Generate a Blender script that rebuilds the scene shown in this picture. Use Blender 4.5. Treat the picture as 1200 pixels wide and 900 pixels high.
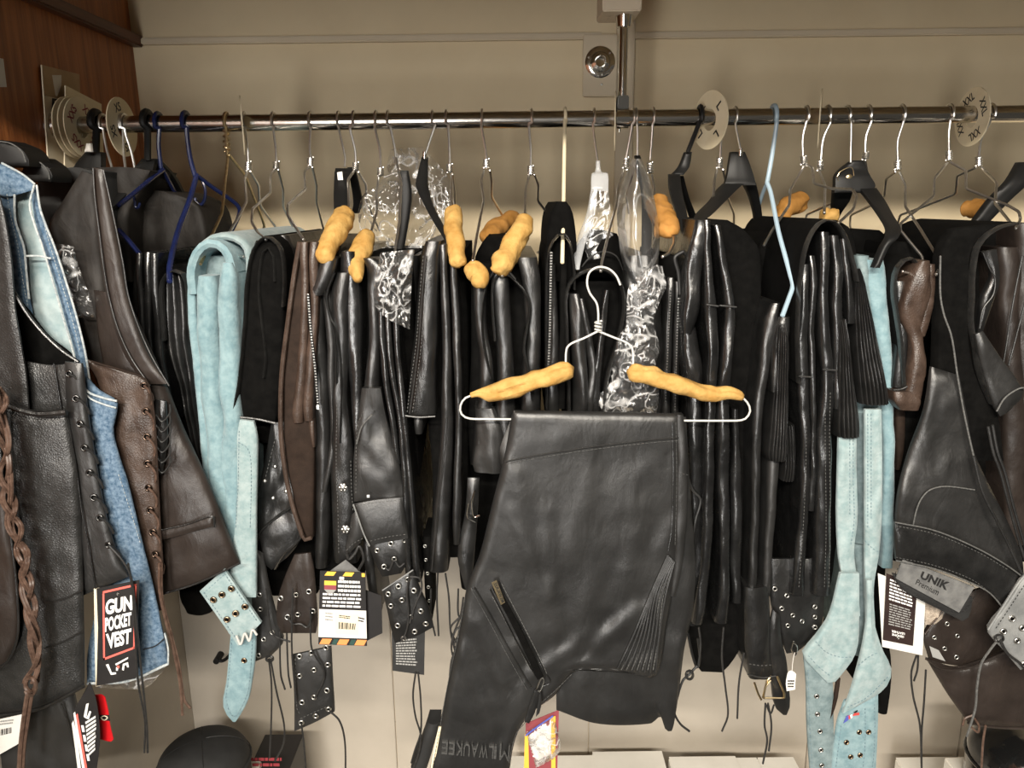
import bpy, bmesh, math, random
import numpy as np
from mathutils import Vector, Matrix, noise
for o in list(bpy.data.objects): bpy.data.objects.remove(o)
SC = bpy.context.scene
COL = SC.collection
R = math.radians
random.seed(7)
# ---------------------------------------------------------------- camera, world, lights, exposure
FPX = 900.0
CAM = Vector((0.0, -1.3, 1.62))
CROT = Matrix.Rotation(R(90 - 13.2), 3, 'X') @ Matrix.Rotation(R(-0.68), 3, 'Z')
cd = bpy.data.cameras.new('camera'); cd.sensor_width = 36; cd.lens = 36 * FPX / 1200; cd.clip_start = .02
cam = bpy.data.objects.new('camera', cd); COL.objects.link(cam)
cam.matrix_world = Matrix.Translation(CAM) @ CROT.to_4x4()
SC.camera = cam
w = bpy.data.worlds.new('room_light'); SC.world = w; w.use_nodes = True
w.node_tree.nodes['Background'].inputs[0].default_value = (1.0, .92, .8, 1)
w.node_tree.nodes['Background'].inputs[1].default_value = .075
def area(name, loc, target, sx, sy, power, col):
    l = bpy.data.lights.new(name, 'AREA'); l.shape = 'RECTANGLE'; l.size = sx; l.size_y = sy; l.energy = power; l.color = col
    o = bpy.data.objects.new(name, l); COL.objects.link(o); o.location = loc
    o.rotation_euler = (Vector(target) - Vector(loc)).to_track_quat('-Z', 'Y').to_euler(); return o
area('shop_tube_light', (-.35, -3.1, 2.72), (0, 0, 1.35), 2.2, .12, 225, (1, .92, .8))
area('shop_aisle_light', (-.3, -1.75, 2.75), (0, -.2, 1.2), 1.2, .15, 22, (1, .94, .85))
area('added_front_fill', (-.72, -3.35, 1.3), (0, 0, 1.35), .45, 1.5, 56, (1, .97, .93))  # added unseen lamp behind the camera, for highlights on the folds and fill
vs = SC.view_settings; vs.view_transform = 'Standard'; vs.look = 'None'; vs.gamma = 1; vs.use_curve_mapping = False
vs.exposure = -.05
# ---------------------------------------------------------------- pixel ray -> point on the plane y = Y
def P(x, y, Y):
    d = CROT @ Vector(((x - 600) / FPX, (450 - y) / FPX, -1))
    return CAM + d * ((Y - CAM.y) / d.y)
def onwall(x, y, off=.004):                 # point on the wood side wall
    d = CROT @ Vector(((x - 600) / FPX, (450 - y) / FPX, -1)); return CAM + d * ((XL + off - CAM.x) / d.x)
def px(Y, y=450):
    a = P(600, y, Y); b = P(601, y, Y); return (b - a).length
# ---------------------------------------------------------------- materials
MATS = {}
def nodes(name):
    m = bpy.data.materials.new(name); m.use_nodes = True; nt = m.node_tree
    return m, nt, nt.nodes['Principled BSDF']
def N(nt, t, **kw):
    n = nt.nodes.new(t)
    for k, v in kw.items():
        if k in n.inputs: n.inputs[k].default_value = v
        else: setattr(n, k, v)
    return n
def mat(name, c1, c2=None, rough=.5, metal=0., nscale=30., bump=.0, bscale=300., bdist=.001, spec=.5, stretch=(1, 1, 1), kind='noise', low=.35, high=.65, coat=0., rvar=0., sheen=0., macro=.3):
    m, nt, b = nodes(name); L = nt.links.new
    tc = N(nt, 'ShaderNodeTexCoord'); mp = N(nt, 'ShaderNodeMapping'); mp.inputs['Scale'].default_value = stretch
    L(tc.outputs['Object'], mp.inputs['Vector'])
    c1 = (*c1, 1); c2 = (*c2, 1) if c2 else c1
    n = N(nt, 'ShaderNodeTexNoise', Scale=nscale, Detail=6.0, Roughness=.6); L(mp.outputs[0], n.inputs['Vector'])
    r = N(nt, 'ShaderNodeValToRGB'); r.color_ramp.elements[0].color = c1; r.color_ramp.elements[1].color = c2
    r.color_ramp.elements[0].position = low; r.color_ramp.elements[1].position = high
    L(n.outputs['Fac'], r.inputs[0]); L(r.outputs[0], b.inputs['Base Color'])
    b.inputs['Roughness'].default_value = rough; b.inputs['Metallic'].default_value = metal; b.inputs['Specular IOR Level'].default_value = spec
    b.inputs['Coat Weight'].default_value = coat; b.inputs['Sheen Weight'].default_value = sheen
    if rvar:
        mr = N(nt, 'ShaderNodeMapRange'); mr.inputs[3].default_value = rough - rvar; mr.inputs[4].default_value = rough + rvar
        L(n.outputs['Fac'], mr.inputs[0]); L(mr.outputs[0], b.inputs['Roughness'])
    if bump:
        bp = N(nt, 'ShaderNodeBump', Strength=bump, Distance=bdist)
        if kind == 'leather':
            n3 = N(nt, 'ShaderNodeTexNoise', Scale=26.0, Detail=3.0, Distortion=.8); mp3 = N(nt, 'ShaderNodeMapping'); mp3.inputs['Scale'].default_value = (1.3, 1, .7); L(tc.outputs['Object'], mp3.inputs[0]); L(mp3.outputs[0], n3.inputs['Vector'])
            b3 = N(nt, 'ShaderNodeBump', Strength=macro, Distance=.006); L(n3.outputs['Fac'], b3.inputs['Height']); L(b3.outputs[0], bp.inputs['Normal'])
            v = N(nt, 'ShaderNodeTexVoronoi', Scale=bscale); v.feature = 'DISTANCE_TO_EDGE'; L(mp.outputs[0], v.inputs['Vector'])
            n2 = N(nt, 'ShaderNodeTexNoise', Scale=bscale * .12, Detail=5.0); L(mp.outputs[0], n2.inputs['Vector'])
            ad = N(nt, 'ShaderNodeMath', operation='MULTIPLY_ADD'); ad.inputs[1].default_value = .6
            L(v.outputs['Distance'], ad.inputs[0]); L(n2.outputs['Fac'], ad.inputs[2]); L(ad.outputs[0], bp.inputs['Height'])
        elif kind == 'weave':
            w1 = N(nt, 'ShaderNodeTexWave', Scale=bscale, Distortion=.6); w1.bands_direction = 'DIAGONAL'; L(mp.outputs[0], w1.inputs['Vector']); L(w1.outputs['Fac'], bp.inputs['Height'])
        else:
            n2 = N(nt, 'ShaderNodeTexNoise', Scale=bscale, Detail=4.0); L(mp.outputs[0], n2.inputs['Vector']); L(n2.outputs['Fac'], bp.inputs['Height'])
        L(bp.outputs[0], b.inputs['Normal'])
    MATS[name] = m; return m
def film(name, base, nsc, strength, crease, tint=(.97, .97, .97)):
    m, nt, b = nodes(name); L = nt.links.new; nt.nodes.remove(b)
    out = nt.nodes['Material Output']; tc = N(nt, 'ShaderNodeTexCoord')
    n2 = N(nt, 'ShaderNodeTexNoise', Scale=nsc * .8, Detail=3.0); L(tc.outputs['Object'], n2.inputs['Vector'])
    vm = N(nt, 'ShaderNodeVectorMath', operation='MULTIPLY_ADD'); vm.inputs[1].default_value = (.03, .03, .03); L(n2.outputs['Color'], vm.inputs[0]); L(tc.outputs['Object'], vm.inputs[2])
    h = []
    for k, sc in enumerate((nsc, nsc * 1.9)):
        n = N(nt, 'ShaderNodeTexNoise', Scale=sc, Detail=1.5, Distortion=1.2); mp = N(nt, 'ShaderNodeMapping'); mp.inputs['Scale'].default_value = (1, 1, .55) if k else (.8, 1, 1); mp.inputs['Rotation'].default_value = (0, .6 - 1.1 * k, 0)
        L(vm.outputs[0], mp.inputs[0]); L(mp.outputs[0], n.inputs['Vector'])
        s1 = N(nt, 'ShaderNodeMath', operation='SUBTRACT'); s1.inputs[1].default_value = .5; L(n.outputs['Fac'], s1.inputs[0]); s2 = N(nt, 'ShaderNodeMath', operation='ABSOLUTE'); L(s1.outputs[0], s2.inputs[0]); h.append(s2)
    n = N(nt, 'ShaderNodeMath', operation='MINIMUM'); L(h[0].outputs[0], n.inputs[0]); L(h[1].outputs[0], n.inputs[1])
    bp = N(nt, 'ShaderNodeBump', Strength=strength, Distance=.02); L(n.outputs[0], bp.inputs['Height'])
    g = N(nt, 'ShaderNodeBsdfGlossy', Roughness=.2); g.inputs['Color'].default_value = (1, 1, 1, 1); L(bp.outputs[0], g.inputs['Normal'])
    t = N(nt, 'ShaderNodeBsdfTransparent'); t.inputs['Color'].default_value = (*tint, 1)
    lw = N(nt, 'ShaderNodeLayerWeight', Blend=.2); L(bp.outputs[0], lw.inputs['Normal'])
    mr = N(nt, 'ShaderNodeMapRange'); mr.inputs[3].default_value = base; mr.inputs[4].default_value = .8; L(lw.outputs['Fresnel'], mr.inputs[0])
    mx = N(nt, 'ShaderNodeMixShader'); L(mr.outputs[0], mx.inputs[0]); L(t.outputs[0], mx.inputs[1]); L(g.outputs[0], mx.inputs[2])
    cm = N(nt, 'ShaderNodeMapRange'); cm.inputs[1].default_value = 0; cm.inputs[2].default_value = .02; cm.inputs[3].default_value = crease; cm.inputs[4].default_value = .015; L(n.outputs[0], cm.inputs[0])  # whitens the crease lines: bright ridges put into the colour, not reflected
    d = N(nt, 'ShaderNodeBsdfDiffuse'); d.inputs['Color'].default_value = (.85, .85, .85, 1)
    m2 = N(nt, 'ShaderNodeMixShader'); L(cm.outputs[0], m2.inputs[0]); L(mx.outputs[0], m2.inputs[1]); L(d.outputs[0], m2.inputs[2]); L(m2.outputs[0], out.inputs['Surface'])
    MATS[name] = m; return m
M = MATS
mat('leather_black', (.006, .006, .006), (.012, .0118, .0115), spec=.9, rough=.32, bump=.35, bscale=520, kind='leather', bdist=.0012, rvar=.1)
mat('leather_soft', (.010, .0099, .0096), (.019, .0186, .0182), spec=.8, rough=.42, bump=.3, bscale=620, kind='leather', bdist=.001, rvar=.1, nscale=14)
mat('leather_front', (.009, .0089, .0087), (.015, .0148, .0144), spec=.75, rough=.41, bump=.3, bscale=620, kind='leather', bdist=.001, rvar=.06, nscale=14, macro=.17)
mat('leather_pebble', (.012, .012, .0115), (.024, .0235, .023), spec=.8, rough=.42, bump=.5, bscale=290, kind='leather', bdist=.0022, rvar=.08)
mat('leather_shiny', (.005, .005, .0052), (.010, .010, .010), spec=1., rough=.26, bump=.3, bscale=420, kind='leather', bdist=.001, rvar=.08)
mat('suede_black', (.0024, .0023, .0022), (.0048, .0046, .0043), rough=.95, bump=.3, bscale=900, spec=.08, nscale=60)
mat('leather_brown', (.032, .02, .0145), (.066, .043, .032), rough=.4, bump=.55, bscale=290, kind='leather', bdist=.0015, rvar=.1, nscale=40)
mat('leather_brown_suede', (.016, .0095, .0065), (.027, .0165, .0115), rough=.8, bump=.4, bscale=700, nscale=50, spec=.2)
mat('leather_choco', (.017, .0125, .0105), (.032, .024, .02), rough=.4, bump=.3, bscale=520, kind='leather', bdist=.001, rvar=.1, nscale=12)
mat('leather_edge_glint', (.016, .0158, .0152), (.028, .0276, .0265), rough=.27, spec=1., nscale=90)  # lighter than the black leather: the fold edges' highlight is put into the colour
mat('leather_dull', (.011, .009, .0078), (.02, .0165, .014), rough=.62, bump=.2, bscale=520, kind='leather', bdist=.001, spec=.3)
mat('leather_grey', (.16, .165, .165), (.25, .255, .25), rough=.5, bump=.4, bscale=600, kind='leather', bdist=.001)
mat('denim', (.035, .085, .155), (.24, .33, .43), rough=.85, bump=.6, bscale=420, kind='weave', bdist=.0008, nscale=190, spec=.2, low=.3, high=.72)
mat('denim_light', (.24, .33, .35), (.4, .48, .485), rough=.9, bump=.3, bscale=500, kind='weave', bdist=.0005, nscale=40, spec=.15)
mat('denim_seam', (.26, .31, .34), (.56, .58, .56), rough=.9, nscale=200, spec=.1)
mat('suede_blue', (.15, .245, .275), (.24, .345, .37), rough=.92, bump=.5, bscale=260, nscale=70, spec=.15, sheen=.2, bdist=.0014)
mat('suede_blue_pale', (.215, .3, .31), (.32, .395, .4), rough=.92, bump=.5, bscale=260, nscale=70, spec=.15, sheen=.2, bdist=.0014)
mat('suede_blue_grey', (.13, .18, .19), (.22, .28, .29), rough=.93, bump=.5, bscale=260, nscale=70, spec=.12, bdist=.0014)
mat('thread_grey', (.06, .06, .058), (.12, .12, .115), rough=.7, nscale=300)
mat('thread_seam', (.03, .03, .029), (.07, .07, .068), rough=.6, nscale=300)
mat('thread_black', (.01, .01, .01), (.02, .02, .02), rough=.5, nscale=300)
mat('thread_blue', (.1, .17, .21), (.2, .28, .32), rough=.8, nscale=300)
mat('cord_black', (.012, .012, .012), (.026, .025, .024), rough=.45, nscale=200)
mat('cord_brown', (.06, .034, .024), (.13, .08, .058), rough=.45, nscale=120)
mat('chrome', (.78, .77, .74), rough=.12, metal=1.)
mat('wire_steel', (.72, .7, .67), (.84, .82, .78), rough=.32, metal=1., nscale=200)
mat('rod_steel', (.5, .47, .43), (.62, .59, .54), rough=.2, metal=1., nscale=60, stretch=(.2, 3, 3), rvar=.06)
mat('wire_white', (.55, .54, .51), rough=.35)
mat('brass', (.55, .43, .25), (.75, .6, .36), rough=.3, metal=1., nscale=120)
mat('eyelet_nickel', (.55, .54, .51), rough=.34, metal=1.)
mat('eyelet_dark', (.1, .1, .1), (.16, .155, .15), rough=.3, metal=1.)
mat('eyelet_brown', (.09, .06, .045), (.15, .11, .085), rough=.3, metal=1.)
mat('eyelet_bronze', (.3, .22, .15), (.42, .32, .22), rough=.3, metal=1.)
mat('hole_dark', (.002, .002, .002), rough=.9, spec=.1)
mat('plastic_black', (.006, .006, .006), (.009, .009, .009), rough=.5, spec=.35)
mat('plastic_navy', (.007, .011, .045), (.011, .017, .07), rough=.25)
mat('plastic_skyblue', (.34, .45, .53), rough=.35)
mat('plastic_cream', (.72, .62, .42), (.78, .68, .48), rough=.5)
mat('disc_ivory', (.76, .66, .45), (.84, .74, .53), rough=.55, nscale=20)
mat('foam_yellow', (.36, .195, .048), (.5, .31, .1), rough=.75, bump=.7, bscale=75, nscale=40, spec=.25, bdist=.004)
mat('foam_orange', (.34, .16, .035), (.45, .22, .06), rough=.8, bump=.5, bscale=120, nscale=40, spec=.2, bdist=.002)
mat('paper_white', (.7, .68, .64), (.76, .74, .7), rough=.7, nscale=20)
mat('paper_cream', (.74, .65, .47), (.8, .71, .54), rough=.75, nscale=14)
mat('cardboard_tan', (.38, .27, .155), (.46, .33, .2), rough=.85, nscale=30)
mat('paper_black', (.009, .008, .008), (.014, .012, .012), rough=.5)
mat('paper_brown', (.022, .012, .011), (.03, .017, .015), rough=.5)
mat('ink_white', (.85, .84, .82), rough=.6)
mat('ink_grey', (.3, .3, .29), rough=.7)
mat('ink_black', (.01, .01, .01), rough=.6)
mat('ink_red', (.62, .06, .05), rough=.6)
mat('ink_darkred', (.28, .03, .04), rough=.6)
mat('ink_coral', (.78, .14, .11), rough=.6)
mat('ink_yellow', (.8, .47, .06), rough=.6)
mat('ink_orange', (.8, .27, .08), rough=.6)
mat('ink_green', (.02, .06, .05), rough=.6)
mat('ink_blue', (.08, .1, .4), rough=.6)
mat('ink_maroon', (.25, .05, .06), rough=.6)
mat('tag_red', (.5, .008, .012), (.56, .012, .015), rough=.3)
mat('label_silver', (.1, .1, .1), (.17, .17, .165), rough=.5, nscale=60)
mat('wall_paint', (.65, .54, .36), (.70, .59, .40), rough=.7, nscale=5, bump=.25, bscale=14, bdist=.003, spec=.3)
mat('wall_batten', (.56, .48, .355), (.61, .525, .39), rough=.65, nscale=6, spec=.3)
mat('wall_paint_worn', (.17, .13, .09), (.62, .53, .4), rough=.75, nscale=34, low=.28, high=.42, bump=.5, bscale=60, bdist=.003)
mat('wall_panel_lower', (.46, .415, .35), (.52, .47, .4), rough=.5, nscale=5, spec=.4)
mat('wood', (.2, .06, .016), (.44, .155, .046), rough=.5, nscale=22, stretch=(3.5, 3.5, .18), bump=.5, bscale=60, bdist=.002, low=.3, high=.7)
mat('wood_trim', (.06, .017, .006), (.12, .036, .014), rough=.45, nscale=20, stretch=(3, .3, 3))
mat('shelf_paint', (.42, .37, .3), (.46, .41, .33), rough=.6)
mat('carton_white', (.7, .67, .6), (.77, .74, .67), rough=.7, nscale=10)
mat('felt_black', (.012, .012, .012), (.02, .02, .02), rough=.75)
mat('gloss_black', (.008, .008, .008), rough=.12, coat=.6)
mat('plastic_clear', (.7, .72, .74), rough=.2); M['plastic_clear'].node_tree.nodes['Principled BSDF'].inputs['Alpha'].default_value = .34
mat('fur_beige', (.3, .24, .19), (.55, .47, .38), rough=.95, nscale=180, bump=.8, bscale=200, bdist=.003)
film('film_crinkled', .04, 13, .6, .34)
film('film_smooth', .04, 7, .3, .12)
# ---------------------------------------------------------------- objects
def obj(name, me, m, par=None, smooth=True, sharp=42):
    if smooth:
        me.polygons.foreach_set('use_smooth', [True] * len(me.polygons))
        try: me.set_sharp_from_angle(angle=R(sharp))
        except Exception: pass
    for x in (m if isinstance(m, (list, tuple)) else [m]): me.materials.append(M[x])
    o = bpy.data.objects.new(name, me); COL.objects.link(o)
    if par is not None:
        o.parent = par
        if par.type == 'EMPTY': o.location = -par.location
    return o
def link(name, me, par, loc, rot=None):            # a piece sharing mesh data, placed by its own transform
    o = bpy.data.objects.new(name, me); COL.objects.link(o); o.parent = par
    o.location = Vector(loc) - (par.location if par.type == 'EMPTY' else Vector((0, 0, 0)))
    if rot: o.rotation_euler = rot
    return o
def thing(name, label, cat, at, group=None):
    o = bpy.data.objects.new(name, None); COL.objects.link(o); o.empty_display_size = .03
    o.location = at; o['label'] = label; o['category'] = cat
    if group: o['group'] = group
    return o
def struct(o): o['kind'] = 'structure'; return o
def stuff(o): o['kind'] = 'stuff'; return o
def mk(name, vs, fs):
    me = bpy.data.meshes.new(name); me.from_pydata([tuple(v) for v in vs], [], fs); me.update(); return me
# ---------------------------------------------------------------- curves in pixels or space
def cr(pts, n, smooth=True):
    a = np.array([tuple(p) for p in pts], float)
    if len(a) == 1: return np.repeat(a, n, 0)
    d = np.r_[0, np.cumsum(np.maximum(np.linalg.norm(np.diff(a, axis=0), axis=1), 1e-9))]
    t = np.linspace(0, d[-1], n)
    if len(a) == 2 or not smooth:
        return np.stack([np.interp(t, d, a[:, k]) for k in range(a.shape[1])], 1)
    m = np.zeros_like(a)
    for i in range(len(a)):
        lo, hi = max(i - 1, 0), min(i + 1, len(a) - 1); m[i] = (a[hi] - a[lo]) / (d[hi] - d[lo])
    i = np.clip(np.searchsorted(d, t, side='right') - 1, 0, len(a) - 2); h = (d[i + 1] - d[i])[:, None]; s = ((t - d[i])[:, None]) / h
    return (2 * s**3 - 3 * s**2 + 1) * a[i] + (s**3 - 2 * s**2 + s) * h * m[i] + (-2 * s**3 + 3 * s**2) * a[i + 1] + (s**3 - s**2) * h * m[i + 1]
def nz(v, f, seed=0.): return noise.noise(Vector((v[0] * f + seed, v[1] * f + 3.1 * seed, v[2] * f - seed)))
# ---------------------------------------------------------------- meshes
def tube_data(pts, rad, ns=8, nzamp=0., seed=0., groove=0.):
    pts = [Vector(p) for p in pts]; n = len(pts)
    rad = [rad] * n if isinstance(rad, (int, float)) else rad
    T = [(pts[min(i + 1, n - 1)] - pts[max(i - 1, 0)]).normalized() for i in range(n)]
    u = T[0].orthogonal().normalized(); vs = []; fs = []
    for i in range(n):
        u = (u - T[i] * u.dot(T[i])).normalized() if (u - T[i] * u.dot(T[i])).length > 1e-6 else T[i].orthogonal().normalized()
        v = T[i].cross(u)
        for k in range(ns):
            a = 2 * math.pi * k / ns; r = rad[i]
            if nzamp: r *= 1 - .3 * math.exp(-((a - 1.2 - .5 * math.sin(i * .21 + seed)) / .3) ** 2) - .2 * math.exp(-((a - 4.2 - .4 * math.sin(i * .3 + seed)) / .35) ** 2)
            q = pts[i] + (u * math.cos(a) + v * math.sin(a)) * r
            if nzamp:
                z = nz(q, 34, seed); q += (q - pts[i]).normalized() * ((1 - 2.6 * abs(z)) * .5 + .6 * nz(q, 26, seed + 2) + .35 * nz(q, 62, seed)) * nzamp
            vs.append(q)
    for i in range(n - 1):
        for k in range(ns):
            k2 = (k + 1) % ns; fs.append((i * ns + k, i * ns + k2, (i + 1) * ns + k2, (i + 1) * ns + k))
    vs.append(pts[0] - T[0] * rad[0] * .6); vs.append(pts[-1] + T[-1] * rad[-1] * .6); a, b = len(vs) - 2, len(vs) - 1
    for k in range(ns):
        k2 = (k + 1) % ns; fs.append((a, k2, k)); fs.append((b, (n - 1) * ns + k, (n - 1) * ns + k2))
    return vs, fs
def tube3(par, name, pts, rad, m, n=None, ns=8, smooth=True, nzamp=0., seed=0.):
    if n: pts = cr(pts, n, smooth)
    return obj(name, mk(name, *tube_data(pts, rad, ns, nzamp, seed)), m, par)
def wpts(pts, Y0, Y1, n=None, smooth=True):
    a = cr([(p[0], p[1]) for p in pts], n or max(6, len(pts) * 5), smooth); k = len(a)
    return [P(x, y, Y0 + (Y1 - Y0) * i / (k - 1)) for i, (x, y) in enumerate(a)]
def wire(par, name, pts, Y0, Y1, r, m, n=None, smooth=True, ns=8):
    return tube3(par, name, wpts(pts, Y0, Y1, n, smooth), r, m, ns=ns)
def cord(par, pts, Y, r=.0016, m='cord_black', name='cord', Y1=None, n=None):
    return wire(par, name, pts, Y, Y if Y1 is None else Y1, r, m, n or 5 * len(pts) + 4, ns=6)
def multi(par, name, datas, m, kind=None):
    vs, fs = [], []
    for v, f in datas:
        o = len(vs); vs += list(v); fs += [tuple(i + o for i in q) for q in f]
    o = obj(name, mk(name, vs, fs), m, par)
    if kind: o['kind'] = kind
    return o
# slab: a hanging fold seen end-on; rows of (y, x_left, x_right) pixels at depth Yf, body running back to Yb
def slab(par, name, rows, m, Yf=-.2, Yb=.1, bmax=.016, ridges=0, ramp=.004, wr=.002, seed=None, step=9, dY=None, mf=15):
    seed = random.random() * 50 if seed is None else seed
    y0, y1 = rows[0][0], rows[-1][0]; n = max(6, int((y1 - y0) / step) + 2)
    a = cr(rows, n); vs, fs = [], []
    if ridges: mf = max(mf, ridges * 8 + 1)
    for j, (y, xl, xr) in enumerate(a):
        yf = Yf + (dY(y) if dY else 0)
        A = P(xl, y, yf); B = P(xr, y, yf); wd = max((B - A).length, .0006); b = min(wd / 2, bmax)
        endk = min(1, min(j, n - 1 - j) / 2.2 + .25)
        for k in range(mf):
            t = math.pi * (1 - k / (mf - 1)); u = .5 + .5 * math.cos(t) if not ridges else k / (mf - 1)
            d = b * (1 - abs(math.sin(t)) ** .8) if not ridges else b * (abs(2 * u - 1) ** 4)
            if ridges: d += ramp * (1 - abs(math.sin(math.pi * ridges * u)) ** .7)
            d += (1 - endk) * .004
            q = A.lerp(B, u); q.y += d
            if wr:
                s = nz((q.x * 1.6, q.y, q.z * .8), 22, seed) + .45 * nz((q.x * 1.5, q.y, q.z), 60, seed)
                q.y -= s * wr * 1.6; q.x += nz((q.x * .4, q.y, q.z), 18, seed + 9) * wr * .7
            vs.append(q)
        c = (A + B) / 2
        for yy, sh in ((yf + (Yb - yf) * .45, .96), (Yb, .9)): vs.append(Vector((c.x + (B.x - c.x) * sh, yy, B.z)))
        for yy, sh in ((Yb, .9), (yf + (Yb - yf) * .45, .96)): vs.append(Vector((c.x + (A.x - c.x) * sh, yy, A.z)))
    k = mf + 4
    for j in range(n - 1):
        for i in range(k):
            i2 = (i + 1) % k; fs.append((j * k + i, (j + 1) * k + i, (j + 1) * k + i2, j * k + i2))
    fs.append(tuple(range(k))); fs.append(tuple(reversed(range((n - 1) * k, n * k))))
    return obj(name, mk(name, vs, fs), m, par)
# drape: a thin sheet hung over the bar, seen by its cut edge; path in pixels, th in pixels
def drape(par, name, path, th, m, Yf=-.2, Yb=.1, n=None, wr=.0012, seed=None):
    seed = random.random() * 50 if seed is None else seed
    ln = sum(math.dist(path[i], path[i + 1]) for i in range(len(path) - 1)); n = n or max(8, int(ln / 9))
    a = cr(path, n); h = th * (.72 if m == 'leather_edge_glint' else 1) * px(Yf) / 2; p3 = [P(x, y, Yf) for x, y in a]; vs, fs = [], []
    prof = ((-1, 1), (-1, .016), (-.75, .004), (0, 0), (.75, .004), (1, .016), (1, 1))
    for i, p in enumerate(p3):
        t = p3[min(i + 1, n - 1)] - p3[max(i - 1, 0)]; t.y = 0; t.normalize(); nn = Vector((t.z, 0, -t.x))
        w = nz((p.x, p.y, p.z), 30, seed) * wr * 2.4
        for s, d in prof:
            q = p + nn * (s * h); q.y = Yb if d == 1 else Yf + d * min(1, th / 6) + w
            vs.append(q)
    k = len(prof)
    for j in range(n - 1):
        for i in range(k):
            i2 = (i + 1) % k; fs.append((j * k + i, j * k + i2, (j + 1) * k + i2, (j + 1) * k + i))
    fs.append(tuple(reversed(range(k)))); fs.append(tuple(range((n - 1) * k, n * k)))
    me = mk(name, vs, fs); bm = bmesh.new(); bm.from_mesh(me); bmesh.ops.recalc_face_normals(bm, faces=bm.faces); bm.to_mesh(me); bm.free()
    if m == 'leather_edge_glint':
        nq = n - 1
        for q in range(nq * k): me.polygons[q].material_index = 1 if q % k in (1, 2, 3, 4) else 0
        m = ['suede_black', 'leather_edge_glint']
    return obj(name, me, m, par)
# panel: a sheet facing out; rows are polylines of (x, y[, dY]) pixels, top to bottom
SURF = {}
def panel(par, name, rows, m, Y=-.2, th=.003, nu=20, nv=None, edge=.004, epx=9., disp=None, wr=.002, wf=20, seed=None, bow=0., lin=False, key=None, crumple=0.):
    seed = random.random() * 50 if seed is None else seed
    rr = [cr([(p[0], p[1], p[2] if len(p) > 2 else 0.) for p in r], nu) for r in rows]
    if nv is None:
        ln = max(math.dist(rows[0][0][:2], rows[-1][0][:2]), math.dist(rows[0][-1][:2], rows[-1][-1][:2])); nv = max(4, int(ln / 9))
    cols = [cr([r[i] for r in rr], nv, not lin) for i in range(nu)]
    g = np.array(cols).transpose(1, 0, 2)                # nv, nu, 3
    bd = np.concatenate([g[0, :, :2], g[-1, :, :2], g[:, 0, :2], g[:, -1, :2]])
    vs, surf = [], []
    for j in range(nv):
        for i in range(nu):
            x, y, d = g[j, i]
            t = np.sqrt(((bd - (x, y)) ** 2).sum(1).min()); k = max(0, 1 - t / epx); d += edge * k * k
            u = i / (nu - 1); d += bow * (2 * u - 1) ** 2
            if disp: d -= disp(x, y)
            q = P(x, y, Y + d)
            if crumple:
                c_ = sum((.5 - abs(nz((q.x + .3 * k_ * q.z, q.y, q.z - .4 * k_ * q.x), f_, seed + 7 * k_)) * 1.7) * a_ for k_, (f_, a_) in enumerate(((16, 1.), (38, .6), (80, .35)))); d -= c_ * crumple; q = P(x, y, Y + d)
            if wr:
                s = (nz(q, wf, seed) + .5 * nz(q, wf * 2.7, seed)) * wr; q = P(x, y, Y + d - s); d -= s
            vs.append(q); surf.append((x, y, Y + d))
    nf = len(vs); vs += [v + Vector((0, th, 0)) for v in vs]; fs = []
    for j in range(nv - 1):
        for i in range(nu - 1):
            a, b, c, e = j * nu + i, j * nu + i + 1, (j + 1) * nu + i + 1, (j + 1) * nu + i
            fs.append((a, e, c, b)); fs.append((a + nf, b + nf, c + nf, e + nf))
    loop = [i for i in range(nu)] + [j * nu + nu - 1 for j in range(1, nv)] + [(nv - 1) * nu + i for i in range(nu - 2, -1, -1)] + [j * nu for j in range(nv - 2, 0, -1)]
    for q in range(len(loop)):
        a, b = loop[q], loop[(q + 1) % len(loop)]; fs.append((a, b, b + nf, a + nf))
    me = mk(name, vs, fs); o = obj(name, me, m, par, sharp=60)
    if key: SURF[key] = np.array(surf)
    o_surf = np.array(surf); return o, o_surf
def onto(surf, eps=.0012):
    def f(x, y):
        d = (surf[:, 0] - x) ** 2 + (surf[:, 1] - y) ** 2; i = np.argpartition(d, 3)[:4]; w = 1 / (d[i] + .5)
        return P(x, y, float((surf[i, 2] * w).sum() / w.sum()) - eps)
    return f
def flat(Y): return lambda x, y: P(x, y, Y)
# small repeated fittings, sharing mesh data
def ring_mesh(name, m, ri=.62, hole=True):
    vs, fs = [], []; n = 16; prof = ((1, 0), (.92, -.22), (.74, -.3), (.52, -.2), (ri, .02), (ri, .2))
    for k in range(n):
        a = 2 * math.pi * k / n
        for r, d in prof: vs.append((r * math.cos(a), d, r * math.sin(a)))
    q = len(prof)
    for k in range(n):
        for i in range(q - 1): fs.append((k * q + i, k * q + i + 1, ((k + 1) % n) * q + i + 1, ((k + 1) % n) * q + i))
    fs.append(tuple(k * q + q - 2 for k in range(n)))
    me = mk(name, vs, fs); bm = bmesh.new(); bm.from_mesh(me); bmesh.ops.recalc_face_normals(bm, faces=bm.faces); bm.to_mesh(me); bm.free()
    for x in (m, 'hole_dark'): me.materials.append(M[x])
    me.polygons[-1].material_index = 1
    for p in me.polygons: p.use_smooth = True
    return me
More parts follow.
